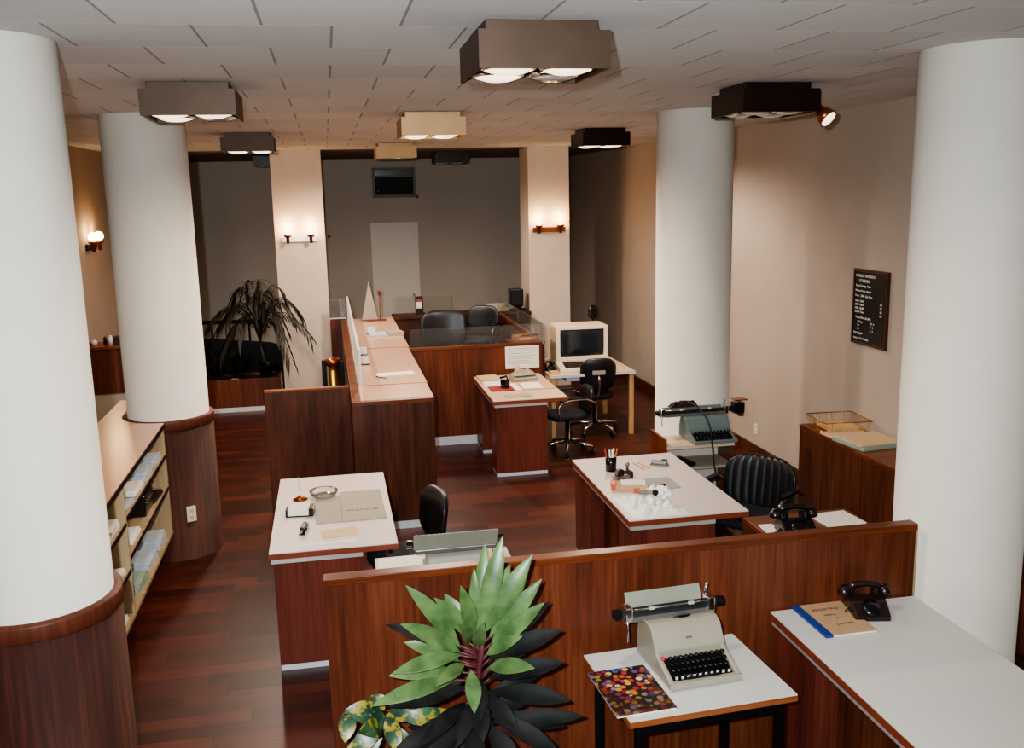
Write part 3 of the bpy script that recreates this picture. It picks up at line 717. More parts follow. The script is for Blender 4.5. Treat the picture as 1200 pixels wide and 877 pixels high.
o = obj('carriage_motor', box(.275, .375, .06, .15, .195, .295, .008), 'blackplastic', tw3); obj('lever_plate', boxes([(.28,.40,.06,.15,.312,.322),(.33,.345,.10,.11,.29,.3125)], .001), 'copper', o)
obj('motor_bracket', box(.33, .375, .08, .13, .165, .1945, .002), 'copper', o)

# ------------------------------------------------------------------ telephones
def telephone(loc, rz, label, m, z=.0):
    """faces -Y"""
    t = thing('telephone', label, 'telephone', loc, rz)
    obj('body', prism([(-.10,0),(-.10,.025),(-.03,.075),(.03,.085),(.085,.05),(.095,0)], -.085, .085, .010), m, t)
    dl = obj('dial', lathe([(0,0),(.045,0),(.045,.006),(.016,.008),(0,.008)], 24, Matrix.Translation((0,-.062,.054)) @ Matrix.Rotation(R(35),4,'X')), 'blackplastic', t)
    for s in (-1, 1): obj('cradle', boxes([(s*.045-.008,s*.045+.008,.02,.034,.075,.115),(s*.045-.008,s*.045+.008,.052,.066,.065,.112)], .002), m, t)
    hs = obj('handset', tube([(-.085,.04,.118),(-.05,.04,.132),(0,.04,.137),(.05,.04,.132),(.085,.04,.118)], [.016,.014,.0135,.014,.016], 12), m, t)
    for s in (-1, 1): obj('ear_cap', lathe([(0,-.032),(.030,-.032),(.033,-.02),(.020,.012),(0,.014)], 18, Matrix.Translation((s*.094,.04,.112)) @ Matrix.Rotation(R(-s*12),4,'Y')), m, hs)
    obj('cord', tube([( -.09+.02*math.sin(i*.9), .03-.05*math.sin(i/14*PI), .006+.075*max(0,1-i/5)) for i in range(15)], .0045), m, t)
    return t
telephone((2.475, 3.94, .75), R(-12), 'dark brown telephone with handset beside the ledger on the bare desk', 'bakelite').scale = (1.0,)*3
single('paper_slip', sheet(.07, .05), 'paper', 'white slip of paper behind the dark brown telephone', 'paper', (2.42, 4.035, .75), R(20))
t = thing('ledger', 'tan ledger with blue spine tape on the bare white desk', 'ledger', (2.282, 3.905, .75), R(.5))
obj('pages', box(-.125, .128, -.163, .163, .001, .010, 0), 'paper', t)
obj('cover', box(-.125, .130, -.165, .165, .010, .012, 0), 'cover_tan', t); obj('back_cover', box(-.130, .130, -.165, .165, 0, .001, 0), 'cover_tan', t)
obj('spine_tape', box(-.132, -.094, -.166, .166, .0, .0128, .0005), 'blue_tape', t)
for x, y, s, tx in ((-.06,.085,.030,'REGISTRO'),(-.03,.025,.022,'PRIMA'),(.012,-.015,.022,'2'),(-.02,-.075,.026,'LAVORI')):
    b = text_mesh(tx, s, .0003); b.transform(Matrix.Translation((x,y,.0123))); obj('lettering', b, 'leather', t)

# return desk behind the divider
t = thing('side_table', 'dark wooden side table with a telephone behind the front divider', 'table', (2.84, 4.98, 0))
obj('table_top', box(-.36, .34, -.38, .39, .72, .75, .003), 'cap_wood', t)
for sx in (-.34, .32):
    for sy in (-.36, .37): obj('leg', box(sx-.02, sx+.02, sy-.02, sy+.02, 0, .72, .002), 'veneer_d', t)
for ya in (-.37, .36): obj('apron', box(-.32, .30, ya, ya+.02, .62, .72, 0), 'veneer_d', t)
telephone((2.66, 5.02, .75), R(-6), 'glossy black telephone on the dark side table', 'blackplastic').scale = (1.15,)*3
single('paper_pad', sheet(.25, .24, .012), 'paper', 'white paper pad right of the black telephone', 'paper', (3.02, 5.18, .75), R(4))
single('paper_sheet', sheet(.09, .30), 'paper', 'narrow white sheet left of the black telephone', 'paper', (2.545, 5.06, .75), R(-3))

# ------------------------------------------------------------------ sideboard, basket, files
t = thing('sideboard', 'low dark wooden sideboard along the right wall', 'cabinet', (4.09, 5.85, 0))
obj('carcass', box(-.205, .205, -1.475, 1.475, .05, .775, .003), 'veneer_d', t)
obj('top_board', box(-.21, .207, -1.48, 1.48, .775, .80, .003), 'cap_wood', t)
obj('plinth', box(-.18, .19, -1.45, 1.45, 0, .05, 0), 'blackmetal', t)
for i in range(3): obj('door', box(-.215, -.2055, -1.46+i*.975, -.50+i*.975, .07, .765, .002), 'veneer_d', t)
t = thing('wire_basket', 'brass wire letter basket on the sideboard', 'basket', (4.10, 7.08, .80), R(-4))
b = new(); w, dp, h = .19, .18, .10
for z, f in ((.006, .92), (h, 1.05)): add_tube(b, [(-w*f,-dp*f,z),(w*f,-dp*f,z),(w*f,dp*f,z),(-w*f,dp*f,z)], .0035 if z < .05 else .0045, 6, True)
for i in range(15):
    f = -1+2*i/14
    add_tube(b, [(f*w*1.05,dp*1.05,h),(f*w*.92,dp*.92,.006),(f*w*.92,-dp*.92,.006),(f*w*1.05,-dp*1.05,h if abs(f) > .55 else .045)], .0018, 5)
    add_tube(b, [(w*1.05,f*dp*1.05,h),(w*.92,f*dp*.92,.006),(-w*.92,f*dp*.92,.006),(-w*1.05,f*dp*1.05,h)], .0018, 5)
obj('wires', b, 'brass', t)
single('paper_stack', sheet(.26, .26, .03), 'manila', 'tan papers lying inside the wire basket', 'papers', (4.10, 7.08, .81), R(-2))
single('file_folder', box(-.17,.17,-.13,.13,0,.018,.003), 'paper_tan', 'pale tan folder under the near edge of the wire basket', 'folder', (4.06, 6.86, .80), R(6))
single('file_folder', box(-.20,.20,-.19,.19,0,.028,.004), 'green_file', 'thick pale green file, bottom of the small stack on the sideboard', 'folder', (4.09, 6.62-.02, .80), R(8))
single('file_folder', box(-.19,.19,-.18,.18,0,.012,.003), 'paper_tan', 'tan folder on top of the green file on the sideboard', 'folder', (4.085, 6.61, .828), R(5))

# ------------------------------------------------------------------ computer terminal and its table
t = thing('computer_table', 'beige table with wooden legs under the computer terminal', 'table', (2.89, 10.88, 0))
obj('table_top', box(-.50, .51, -.56, .60, .72, .75, .004), 'beige_plastic', t)
obj('edge_strip', box(-.50, .51, -.566, -.5605, .72, .75, 0), 'kick', t)
for sx in (-.46, .47):
    for sy in (-.52, .56): obj('leg', box(sx-.025, sx+.025, sy-.025, sy+.025, 0, .72, .004), 'beech', t)
obj('keyboard_drawer', box(-.30, -.12, -.5, -.2, .66, .715, .003), 'kick', t)
t = thing('computer_terminal', 'beige computer terminal with a dark screen and built-in keyboard', 'computer', (2.87, 10.80, .75), R(-2))
obj('base', prism([(-.36,0),(-.36,.045),(-.10,.085),(.30,.085),(.30,0)], -.32, .32, .010), 'cream_plastic', t)
cs = obj('casing', boxes([(-.31,.31,-.10,.28,.09,.50)], .018), 'beige_plastic', t)
obj('bezel', boxes([(-.31,.31,-.118,-.10,.09,.145),(-.31,.31,-.118,-.10,.46,.50),(-.31,-.265,-.118,-.10,.145,.46),(.265,.31,-.118,-.10,.145,.46)], .004), 'cream_plastic', cs)
obj('screen', cushion(.535, .32, .03, .2, 0, Matrix.Translation((0,-.108,.3025)), sq=.12), 'screen', cs)
b = new()
for r in range(4):
    for c in range(16): add_box(b, -.25+c*.027, -.228+c*.027, -.335+r*.048, -.30+r*.048, .052+r*.0075, .066+r*.0075, .002)
kb = obj('keyboard', b, 'bakelite', t)
telephone((2.46, 10.66, .75), R(20), 'small black telephone left of the computer terminal', 'blackplastic').scale = (.72,)*3
single('paper_pad', sheet(.10, .12, .03), 'manila', 'tan note pad in front of the small black telephone', 'paper', (2.46, 10.43, .75))
t = thing('table_fan', 'dark round-headed object standing behind the computer terminal', 'fan', (3.18, 11.33, .75))
obj('stem', cyl((0,0,.0),(0,0,.5), .012), 'blackmetal', t); obj('foot', cyl((0,0,0),(0,0,.02), .07), 'blackmetal', t)
obj('head', cushion(.13, .17, .05, 0, 0, Matrix.Translation((0,0,.575)), sq=.95), 'blackplastic', t)

# ------------------------------------------------------------------ things on the left desk
Z = .75
t = thing('grey_folder', 'open grey cardboard folder on the left desk', 'folder', (.055, 6.215, Z), R(1))
obj('left_cover', box(-.235, -.065, -.30, .24, 0, .005, .001), 'grey_card', t); obj('right_cover', box(-.064, .215, -.30, .32, 0, .009, .001), 'grey_card', t)
b = text_mesh('PRATICHE', .045, .0003); b.transform(Matrix.Translation((-.03,-.12,.0093))); obj('lettering', b, 'leather', t)
t = thing('ashtray', 'round cut glass ashtray on the left desk', 'ashtray', (-.125, 6.50, Z))
obj('bowl', lathe([(0,0),(.07,0),(.085,.012),(.10,.04),(.095,.044),(.075,.02),(.06,.012),(0,.012)], 40), 'cutglass', t)
t = thing('paper_spike', 'copper paper spike with a tall thin needle', 'paper spike', (-.285, 6.46, Z))
obj('foot', lathe([(0,0),(.05,0),(.05,.006),(.02,.02),(.012,.03),(0,.032)], 20), 'copper', t); obj('needle', cyl((0,0,.03),(-.006,0,.17), .0022, .001), 'steel', t)
t = thing('card_holder', 'black card holder full of white cards on the left desk', 'card holder', (-.275, 6.14, Z), R(-6))
obj('tray', boxes([(-.09,.09,-.055,.055,0,.008),(-.09,-.08,-.055,.055,.008,.05),(.06,.09,-.055,.055,.008,.055)], .002), 'blackplastic', t)
obj('cards', prism([(-.05,.008),(.05,.008),(.05,.06),(-.03,.04)], -.078, .058, .002), 'paper', t)
t = thing('stapler', 'small dark stapler near the front edge of the left desk', 'stapler', (-.245, 5.80, Z), R(80))
obj('base', box(-.07, .07, -.02, .02, 0, .01, .003), 'blackplastic', t); obj('arm', prism([(-.016,.03),(.016,.03),(.012,.05),(-.012,.05)], -.065, .05, .004), 'bakelite', t); obj('hinge', box(.035, .07, -.018, .018, .01, .04, .003), 'steel', t)
single('ruler', box(-.165, .165, -.016, .016, 0, .003, .0005), 'paper', 'white paper strip along the front edge of the left desk', 'paper strip', (-.10, 5.56, Z), R(4))
single('paper_sheet', sheet(.22, .16, .002), 'paper_tan', 'pinkish sheet of paper near the front edge of the left desk', 'paper', (-.03, 5.72, Z), R(6))

# ------------------------------------------------------------------ things on the middle desk
t = thing('pen_cup', 'black pen cup full of pens on the middle desk', 'pen cup', (1.975, 6.57, Z))
obj('cup', lathe([(0,0),(.04,0),(.042,.11),(.038,.11),(.036,.008),(0,.008)], 24), 'blackplastic', t)
for i, (m, dx, dy) in enumerate((('red',-.03,.01),('paper',.005,-.01),('paper',.02,.012),('orange',.035,0),('paper',-.012,-.015))):
    o = obj('pen', cyl((dx*.4,dy*.4,.01),(dx*1.4,dy*1.4,.165), .0055), m, t); o['label'] = {'red':'red pen','paper':'white pen','orange':'orange pen'}[m]
t = thing('rubber_stamp', 'dark rubber stamp with a round knob beside the pen cup', 'stamp', (2.06, 6.44, Z), R(20))
obj('block', box(-.03, .03, -.02, .02, 0, .03, .004), 'blackplastic', t); obj('handle', lathe([(0,.03),(.012,.03),(.010,.06),(.018,.075),(.014,.092),(0,.096)], 16), 'steel', t)
t = thing('tape_dispenser', 'brown and black tape dispenser in front of the pen cup', 'tape dispenser', (1.99, 6.35, Z), R(25))
obj('body', prism([(-.025,0),(.025,0),(.025,.03),(-.025,.03)], -.07, .07, .006), 'steel', t); obj('tape_roll', cyl((-.02,-.015,.045),(-.02,.015,.045), .035, None, 24), 'bronze', t); obj('cutter', box(.05, .09, -.025, .025, 0, .045, .003), 'blackplastic', t)
t = thing('box_of_cards', 'open white box with an orange end on the middle desk', 'box', (1.985, 6.12, Z), R(-14))
obj('box', boxes([(-.11,.11,-.055,.055,0,.006),(-.11,.11,-.055,-.05,.006,.04),(-.11,.11,.05,.055,.006,.04),(.105,.11,-.05,.05,.006,.04)], .001), 'manila', t)
obj('cards', box(-.07, .10, -.048, .048, .007, .05, .003), 'paper', t); obj('orange_end', box(-.14, -.105, -.05, .05, 0, .045, .004), 'orange', t)
for x, y in ((2.205, 6.62), (2.245, 6.63)):
    single('pencil', cyl((0,-.085,.005),(0,.085,.005), .0045), 'pencil', 'orange pencil, one of two lying side by side on the middle desk', 'pencil', (x, y, Z), R(10), 'pair of pencils on the middle desk')
t = thing('hole_punch', 'grey hole punch beside the two pencils', 'hole punch', (2.37, 6.62, Z), R(-35))
obj('base', box(-.065, .065, -.035, .035, 0, .012, .003), 'steel', t); obj('lever', prism([(-.03,.014),(.03,.014),(.026,.034),(-.026,.040)], -.06, .06, .006), 'blotter', t); obj('grip', box(.02, .06, -.02, .02, .038, .046, .002), 'blackplastic', t)
single('blotter_pad', box(-.125,.125,-.125,.125,0,.006,.001), 'blotter', 'square grey pad on the middle desk', 'pad', (2.20, 6.17, Z), R(0))
single('rubber_eraser', lathe([(0,.02),(.02,.018),(.032,.008),(.032,0),(0,0)], 16, Matrix.Scale(.55,4,(0,1,0))), 'blackplastic', 'small black oval object on the edge of the grey pad', 'eraser', (2.20, 6.09, Z+.006), R(8))
# crumpled plastic bag / papers
single('paper_bag', crumple(.37, .46, .05, 3), 'bagwhite', 'crumpled flat white bag at the near corner of the middle desk', 'bag', (1.985, 5.73, Z), R(3))
single('paper_roll', crumple(.20, .14, .055, 5), 'bagwhite', 'rumpled white paper between the grey pad and the white bag', 'paper', (2.13, 5.97, Z), R(-20))
t = thing('date_stamp', 'small metal and orange date stamp lying on the white bag', 'stamp', (2.02, 5.90, Z+.012), R(-35))
obj('frame', box(-.05, .05, -.018, .018, .012, .045, .006), 'steel', t); obj('grip', box(-.085, -.045, -.016, .016, .014, .05, .008), 'orange', t); obj('wheels', cyl((.06,-.016,.028),(.06,.016,.028), .022), 'blackmetal', t)

# ------------------------------------------------------------------ things on the far desk
Z = .78
single('paper_stack', sheet(.22, .28, .025), 'paper_tan', 'stack of cream papers at the back corner of the far desk', 'papers', (1.66, 10.17, Z), R(4))
single('paper_stack', sheet(.20, .20, .012), 'paper', 'white papers in front of the cream stack on the far desk', 'papers', (1.66, 9.90, Z), R(-5))
single('red_folder', box(-.115,.135,-.125,.125,0,.008,.001), 'red', 'red folder near the left edge of the far desk', 'folder', (1.69, 9.62, Z), R(0))
t = thing('desk_stapler', 'black stapling machine on the red folder', 'stapler', (1.745, 9.64, Z+.008), R(25))
obj('base', lathe([(0,0),(.05,0),(.05,.012),(.018,.02),(0,.02)], 18), 'blackplastic', t); obj('body', box(-.03, .03, -.05, .05, .02, .085, .012), 'blackplastic', t); obj('lever', tube([(0,-.05,.08),(.02,.0,.12),(-.03,.05,.10)], .012), 'blackplastic', t)
single('paper_sheet', sheet(.17, .33, .004), 'paper', 'left white sheet lying in the middle of the far desk', 'paper', (1.87, 9.68, Z), R(3))
single('paper_sheet', sheet(.21, .30, .006), 'paper', 'white sheet lying over the manila folder on the far desk', 'paper', (2.03, 9.66, Z+.008), R(-3))
single('manila_folder', box(-.18,.18,-.20,.20,0,.007,.001), 'manila', 'manila folder near the right edge of the far desk', 'folder', (2.08, 9.68, Z), R(0))
single('note_pad', sheet(.26, .12, .012), 'grey_card', 'thin grey pad along the near edge of the far desk', 'pad', (1.80, 9.22, Z), R(3))
t = thing('telephone_console', 'pale plastic machine under a cover at the back of the far desk', 'machine', (2.02, 10.05, Z), R(10))
obj('body', prism([(-.10,0),(-.10,.035),(.02,.075),(.10,.06),(.10,0)], -.14, .14, .015), 'tw_beige', t)
obj('cover', crumple(.26, .17, .06, 9), 'grey_card', t, (0,.0,.062)); obj('stalk', lathe([(0,0),(.045,0),(.03,.05),(.012,.11),(0,.12)], 16), 'paper_tan', t, (-.05,.03,.075))

# ------------------------------------------------------------------ low shelving on the left
t = thing('shelving_unit', 'low open shelving with tan top between the two left columns', 'shelf unit', (0, 0, 0))
x0, x1, y0, y1 = -1.80, -1.31, 4.60, 7.455
pts = [(x0-.01,y0),(x1+.004,y0)]
for i in range(17):
    an = R(-87.4-92.6*i/16); pts.append((L2[0]+.352*math.cos(an), L2[1]+.352*math.sin(an)))
pts += [(L2[0]-.352, 8.42), (x0-.01, 8.42)]
bt = new(); lo = [bt.verts.new((x,y,T-.03)) for x,y in pts]; hi = [bt.verts.new((x,y,T)) for x,y in pts]; bt.faces.new(lo[::-1]); bt.faces.new(hi)
for i in range(len(pts)): j = (i+1) % len(pts); bt.faces.new((lo[i],lo[j],hi[j],hi[i]))
obj('top_board', bt, 'laminate_tan', t)
obj('front_edge', box(x1+.004, x1+.010, y0, 7.45, T-.034, T-.004, 0), 'blackmetal', t)
obj('bottom_board', box(x0, x1, y0, y1, .245, .27, .001), 'pine', t)
obj('back_panel', box(x0, x0+.015, y0, 8.40, .02, T-.03, .001), 'veneer_d', t)
obj('plinth', box(x0+.02, x1-.16, y0+.02, y1-.02, 0, .245, 0), 'blackmetal', t)
for y in (4.62, 5.93, 7.43): obj('upright', box(x0+.016, x1, y-.011, y+.011, .27, T-.031, .001), 'pine', t)
for ya, yb, zz in ((4.632, 5.918, (.86, .56)), (5.942, 7.418, (.885, .63))):
    for z in zz:
        s = obj('shelf_board', box(x0+.016, x1-.004, ya, yb, z-.018, z, .001), 'pine', t); obj('shelf_edge', box(x1-.004, x1+.002, ya, yb, z-.022, z+.002, 0), 'blackmetal', s)
k = 0
piles = [(7.20,.885,.05,'paper_blue'),(6.86,.885,.06,'paper_blue'),(6.52,.885,.03,'paper'),(7.15,.63,.03,'leather'),(6.30,.63,.03,'paper'),(6.02+.14,.885,.02,'paper_blue'),
         (7.15,.27,.07,'paper_blue'),(6.75,.27,.06,'paper_blue'),(6.35,.27,.06,'green_file'),(5.72,.86,.05,'paper'),(5.40,.86,.04,'paper_blue'),(5.74,.56,.03,'paper'),(5.70,.27,.03,'paper')]
where = ['top shelf nearest the clad column','top shelf, second from the clad column','top shelf middle','middle shelf nearest the clad column','middle shelf beside the upright','top shelf beside the upright',
         'bottom shelf nearest the clad column','bottom shelf middle','bottom shelf near the upright','upper shelf left of the upright','upper shelf next to the near column','lower shelf left of the upright','bottom board left of the upright']
mc = {'paper_blue':'bluish','paper':'white','leather':'dark','green_file':'pale green'}
for (y, z, h, m), wh in zip(piles, where):
    t = thing('paper_stack', '%s form stack, %s of the low shelving' % (mc[m], wh), 'papers', (-1.47, y, z), R(random.uniform(-4,4)), 'stacks of forms in the low shelving')
    obj('lower_sheets', sheet(.27, .27, h*.6), m, t); o = obj('upper_sheets', sheet(.25, .25, h*.4), m, t, (.012,.006,h*.6)); o.rotation_euler.z = R(4)
t = thing('cash_machine', 'black machine with chrome dots on the middle shelf of the low shelving', 'machine', (-1.45, 6.86, .63))
obj('casing', box(-.10, .10, -.14, .14, 0, .15, .008), 'blackplastic', t)
for i in range(4): obj('button', cyl((.10,-.09+.06*i,.10),(.108,-.09+.06*i,.10), .012), 'chrome', t)

# ------------------------------------------------------------------ far left cabinet with small items
t = thing('dark_cabinet', 'dark cabinet on a grey base against the far left wall', 'cabinet', (-2.38, 11.42, 0))
obj('carcass', box(-.395, .38, -.2, .2, .66, 1.17, .003), 'veneer_d', t); obj('top_board', box(-.395, .40, -.215, .21, 1.17, 1.20, .003), 'cap_wood', t); obj('base', box(-.39, .36, -.19, .19, 0, .66, .002), 'grey_card', t)
for x, w, h, m, lab in ((-2.72,.03,.04,'leather','small dark jar at the left end of the far cabinet'),(-2.66,.035,.06,'laminate_white','white mug on the far left cabinet'),(-2.54,.022,.09,'blackplastic','tall black bottle on the far left cabinet'),(-2.485,.03,.10,'laminate_white','white canister beside the black bottle on the far cabinet')):
    t = thing('jar', lab, 'container', (x, 11.36, 1.20)); obj('body', lathe([(0,0),(w*.9,0),(w,h*.8),(w*.7,h*.9),(0,h*.9)], 18), m, t); obj('lid', lathe([(0,h*.9),(w*.6,h*.9),(w*.6,h*1.05),(0,h*1.08)], 18), m, t)
single('brown_box', box(-.06,.06,-.06,.06,0,.09,.004), 'leather', 'dark brown box on the far left cabinet', 'box', (-2.39, 11.40, 1.20))

# ------------------------------------------------------------------ planter with palm
t = thing('planter_box', 'wooden planter box with a pale kick strip behind the left column', 'planter', (-1.40, 13.12, 0))
obj('box_wall', boxes([(-.5,.68,-.24,-.21,.06,.44),(-.5,.68,.21,.24,.06,.44),(-.5,-.47,-.21,.21,.06,.44),(.65,.68,-.21,.21,.06,.44)], .002), 'veneer', t)
obj('kick_strip', box(-.5, .68, -.25, -.2401, 0, .06, .001), 'kick', t); obj('soil', box(-.47, .65, -.21, .21, .06, .40, 0), 'soil', t)
def add_leaf(bm, p0, p1, w, droop=.0, fold=.25, up=Vector((0,0,1)), n=8):
    p0, p1 = Vector(p0), Vector(p1); d = p1-p0; L = d.length; t = d.normalized()
    s = t.cross(up)
    if s.length < .1: s = t.cross(Vector((0,-1,.2)))
    s.normalize(); nn = s.cross(t).normalized()
    A, B, C = [], [], []
    for i in range(n+1):
        f = i/n; c = p0+d*f+nn*(droop*L*4*f*(1-f))
        ww = w*.5*max(.03, math.sin(PI*min(1, f**1.12))**.85)
        A.append(bm.verts.new(c+s*ww+nn*ww*fold)); B.append(bm.verts.new(c)); C.append(bm.verts.new(c-s*ww+nn*ww*fold))
    for i in range(n):
        for P, Q in ((A, B), (B, C)):
            f = bm.faces.new((P[i], P[i+1], Q[i+1], Q[i])); f.smooth = True
t = thing('palm', 'dark drooping palm in the wooden planter beside the square pillar', 'plant', (-.95, 13.10, .40))
obj('trunk', tube([(0,0,0),(.02,0,.25),(-.02,.01,.52)], [.04,.03,.02]), 'leather', t)
b = new(); rs = new(); rnd = random.Random(4)
fr = [(-.62,-.1,1.0,1.0),(-.35,.1,1.26,.9),(.05,-.1,1.38,.5),(.33,.05,1.28,1.05),(.62,-.15,.80,1.1),(.36,-.2,.50,1.1),(-.5,-.15,.62,1.0),(.15,-.25,1.05,.8),(-.1,-.25,1.15,.9),(.42,-.05,1.05,.6),(-.28,-.2,.85,1.0),(.2,.15,1.2,1.0),(-.52,.05,.95,1.0),(-.18,.1,1.36,.8),(.30,-.1,.92,1.0),(.5,.1,1.08,1.0),(-.4,-.2,1.05,1.0),(.08,-.25,1.22,.8)]
for (dx, dy, dz, dr) in fr:
    ctrl = Vector((dx*.35, dy*.3, max(dz, .9)+.32)); pts = arc((-.02,.01,.5), ctrl, (dx, dy, dz-.18), 16)
    add_tube(rs, pts, [.009-.0004*i for i in range(17)], 5)
    for i in range(3, 17):
        tg = (pts[min(16,i+1)]-pts[i-1]).normalized(); sd = tg.cross(Vector((0,0,1))); sd = sd.normalized() if sd.length > .05 else Vector((0,1,0))
        for s in (-1, 1):
            tip = pts[i]+tg*.15+sd*s*(.10+.03*rnd.random())+Vector((0,0,-.12-.06*rnd.random()))
            add_leaf(b, pts[i], tip, .028, .08, .1, n=3)
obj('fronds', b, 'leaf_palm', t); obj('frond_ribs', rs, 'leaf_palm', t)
for (x, y, w, h, lab) in ((-1.58,13.06,.28,.42,'dark leafy bush at the left end of the planter'),(-1.28,13.12,.34,.34,'low dark bush in the middle of the planter'),(-.88,13.02,.3,.22,'low dark foliage at the foot of the palm')):
    t = thing('leafy_bush', lab, 'plant', (x, y, .40)); b = new(); rnd = random.Random(int(h*100))
    for i in range(150):
        a = rnd.uniform(0,2*PI); e = rnd.uniform(.0,1); rr_ = w*.45*rnd.random()
        p = Vector((rr_*math.cos(a), rr_*math.sin(a)*.45, h*rnd.random()*.85+.01)); q = p+Vector((math.cos(a)*.08, math.sin(a)*.05, rnd.uniform(-.02,.08))); add_leaf(b, p, q, .05, .1, .2, n=3)
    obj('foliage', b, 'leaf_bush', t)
    obj('stem', tube([(0,0,0),(.01,0,h*.7)], .012), 'leather', t)
t = thing('stair_parapet', 'dark sloping stair parapet with handrail behind the planter', 'railing', (-1.4, 14.9, 0))
b = new(); m = Matrix.Rotation(PI/2, 4, 'Z')
add_prism(b, [(-1.38,0),(1.1,0),(1.1,.40),(.45,.62),(-.4,.72),(-1.38,.74)], -.04, .04, .003, Matrix.Rotation(-PI/2,4,'Z')); obj('parapet', b, 'blackmetal', t)
obj('handrail', tube([(-1.36,0,.98),(.2,0,.96),(.35,0,.90)], .03, 10), 'blackmetal', t)
for x in (-1.2, -.4, .15): obj('baluster', cyl((x,0,.60),(x,0,.96), .015), 'blackmetal', t)
for (x, lab) in ((-1.42, 'pale crumpled paper among the plants in the wooden planter'),): single('paper_scrap', crumple(.16,.10,.05,21), 'grey_card', lab, 'paper', (x+.10, 12.94, .40))
t = thing('floor_ashtray', 'brass and black floor ashtray stand left of the teller counter', 'ashtray', (-.02, 11.2, 0))
obj('stand', lathe([(0,0),(.13,0),(.13,.02),(.055,.05),(.055,.84),(0,.84)], 24), 'brass', t); obj('bowl', lathe([(.0,.84),(.06,.84),(.09,.87),(.09,.93),(.07,.93),(.05,.89),(0,.89)], 24), 'copper', t)
obj('side_pole', boxes([(-.13,-.075,-.03,.03,0,.92),(.075,.13,-.03,.03,0,.9)], .006), 'blackmetal', t)

# ------------------------------------------------------------------ foreground plants
def P3(px, py, y): return Vector((.502+(px-553)*.00352, y, 1.427-(py-632)*.00395))
t = thing('broadleaf_plant', 'large broad-leaved green and dark purple plant in front of the divider', 'plant', (.50, 3.55, 0))
O = Vector((.50, 3.55, 0))
obj('pot', lathe([(0,0),(.13,0),(.17,.32),(.18,.32),(.18,.36),(.155,.36),(.15,.31),(0,.31)], 32), 'terracotta', t); obj('soil', lathe([(0,.30),(.149,.30),(.15,.325),(0,.335)], 24), 'soil', t)
obj('stem', tube([(0,0,.31),(.02,.01,.6),(.0,0,.8),(.015,0,.97),(.03,0,1.06)], [.022,.02,.018,.015,.008]), 'stem_red', t)
green = [(535,742,474,665,-.02,.075),(535,747,465,696,-.10,.075),(537,748,452,742,-.14,.07),(530,774,428,765,-.20,.075),(548,733,534,666,-.06,.07),(551,733,553,659,.03,.055),(556,728,588,630,.05,.085),(560,730,620,647,.0,.085),(568,742,628,670,-.04,.075),(568,748,628,690,-.09,.07),(563,766,610,748,-.18,.075),(545,765,541,790,-.17,.07),(538,758,499,752,-.20,.06),(549,735,520,690,.09,.07),(560,728,600,668,.12,.07),(546,732,505,680,-.03,.07),(554,726,570,640,.10,.07),(566,736,622,662,.08,.07),(552,742,556,700,-.12,.06),(545,738,528,702,-.10,.06),(534,756,470,728,.0,.07),(562,752,600,720,-.12,.06),(532,766,450,756,-.05,.07)]
dark = [(542,745,451,714,.06,.07),(565,750,642,705,.04,.075),(563,757,650,727,-.05,.085),(562,778,651,759,-.08,.085),(562,792,654,797,-.12,.09),(562,828,672,819,-.10,.08),(542,785,447,783,-.10,.085),(542,808,437,836,-.16,.09),(545,820,448,858,-.18,.09),(550,790,549,820,-.19,.085),(548,818,536,856,-.19,.09),(558,825,592,862,-.17,.09),(562,812,622,806,.02,.08),(540,776,470,800,.05,.08),(560,800,600,845,.05,.08),(545,800,500,850,.04,.085),(555,775,548,800,-.16,.07),(540,800,478,815,-.19,.07),(560,815,640,850,-.16,.085),(545,830,490,880,-.14,.09),(560,835,610,890,-.1,.09),(562,770,640,742,.08,.08),(562,800,640,778,.06,.08),(540,790,460,768,.08,.08),(545,815,470,830,.05,.08),(555,790,590,815,-.15,.07),(550,795,520,825,-.17,.07),(560,820,655,840,-.02,.08)]
for nm, L, m, lab in (('foliage', green, 'leaf_green', 'fresh green upper leaves'), ('foliage', dark, 'leaf_dark', 'dark purple lower leaves')):
    b = new(); st = new()
    for (bx, by, tx, ty, dy, w) in L:
        p0 = P3(bx, by, 3.55)-O; p1 = P3(tx, ty, 3.55+dy)-O
        core = Vector((.015, 0, p0.z-.03))
        add_leaf(b, p0+(p1-p0)*.02, p1, w*.92, .07, .34, Vector((.0,-.75,.65)), 12); add_tube(st, [core, p0+(p1-p0)*.06], [.006,.004], 6)
    f = obj(nm, b, m, t, label=lab); obj('leaf_stalks', st, 'stem_red', f)
t = thing('croton', 'yellow spotted croton plant at the foot of the divider', 'plant', (.03, 3.55, 0)); O = Vector((.03, 3.55, 0))
obj('pot', lathe([(0,0),(.10,0),(.13,.26),(.14,.26),(.14,.29),(.115,.29),(.11,.26),(0,.26)], 28), 'terracotta', t)
obj('stem', tube([(0,0,.25),(.03,0,.5),(.06,0,.72)], [.014,.012,.008]), 'stem_red', t)
b = new()
for (bx, by, tx, ty, dy, w) in ((444,806,400,790,-.03,.09),(432,812,388,853,-.10,.075),(444,806,403,834,-.08,.08),(446,804,455,830,-.12,.07),(444,800,430,786,.03,.07),(446,806,478,800,-.02,.06),(448,812,520,812,.02,.05),(440,818,412,800,-.14,.075),(446,800,500,815,-.06,.05),(440,830,395,870,.0,.08),(452,816,472,850,-.05,.07),(404,792,398,815,-.10,.07)):
    add_leaf(b, P3(bx,by,3.55)-O, P3(tx,ty,3.55+dy)-O, w, .12, .15, Vector((.1,-.8,.6)), 10)
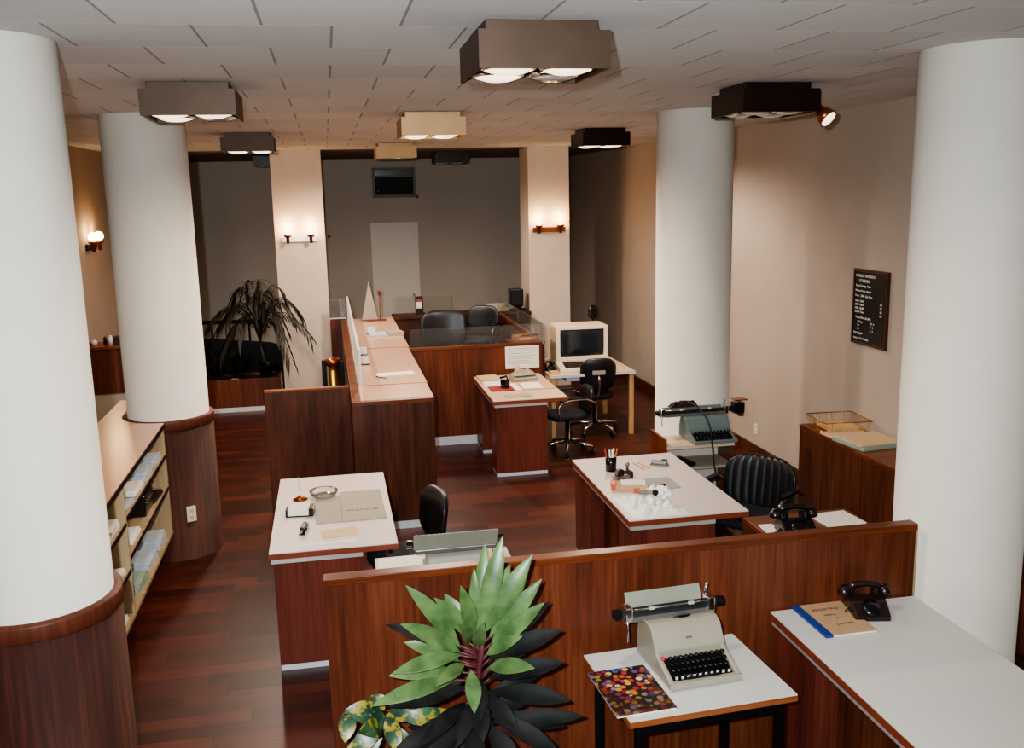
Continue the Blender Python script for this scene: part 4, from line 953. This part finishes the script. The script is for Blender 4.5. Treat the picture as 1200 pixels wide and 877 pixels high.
obj('foliage', b, 'leaf_croton', t)
b = new()
for (bx, by, tx, ty, dy, w) in ((436,900,431,836,-.14,.13),(420,890,385,858,-.12,.10),(470,890,490,856,-.12,.11),(480,900,520,866,-.10,.1)):
    add_leaf(b, P3(bx,by,3.50)-O, P3(tx,ty,3.55+dy)-O, w, .08, .15, Vector((.0,-.9,.4)), 10)
obj('foliage', b, 'leaf_pale', t, label='pale green leaf with pink midrib')

# ------------------------------------------------------------------ lights
def flash(loc, energy, size):
    L = bpy.data.lights.new('camera_flash', 'SPOT'); L.energy = energy; L.color = (.90,.96,1.0); L.shadow_soft_size = size; L.spot_size = R(110); L.spot_blend = 1.0
    o = bpy.data.objects.new('camera_flash', L); COL.objects.link(o); o.location = loc
    o.rotation_euler = (R(82), 0, R(-9)); return o
flash((-.13, .0, 2.89), 1500, .025)
w = bpy.data.worlds.new('fill_world'); scn.world = w; w.use_nodes = True
bg = w.node_tree.nodes['Background']; bg.inputs[0].default_value = (.98, .95, .93, 1); bg.inputs[1].default_value = .46  # added even fill, entering by the open end behind the camera

# ------------------------------------------------------------------ camera
yaw, pitch, roll, fpx = 1.86721049e-01, 1.88396570e-01, -2.19523688e-02, 1115.1
f = Vector((math.sin(yaw)*math.cos(pitch), math.cos(yaw)*math.cos(pitch), -math.sin(pitch)))
r = Vector((math.cos(yaw), -math.sin(yaw), 0)); u = r.cross(f)
r2 = r*math.cos(roll)+u*math.sin(roll); u2 = -r*math.sin(roll)+u*math.cos(roll)
cam = bpy.data.cameras.new('camera'); cam.sensor_width = 36; cam.lens = 36*fpx/1200; cam.clip_end = 100; cam.clip_start = .05
co = bpy.data.objects.new('camera', cam); COL.objects.link(co)
co.matrix_world = Matrix(((r2.x,u2.x,-f.x,0),(r2.y,u2.y,-f.y,0),(r2.z,u2.z,-f.z,2.8),(0,0,0,1)))
scn.camera = co
scn.view_settings.view_transform = 'AgX'; scn.view_settings.look = 'AgX - Medium High Contrast'; scn.view_settings.exposure = -0.25
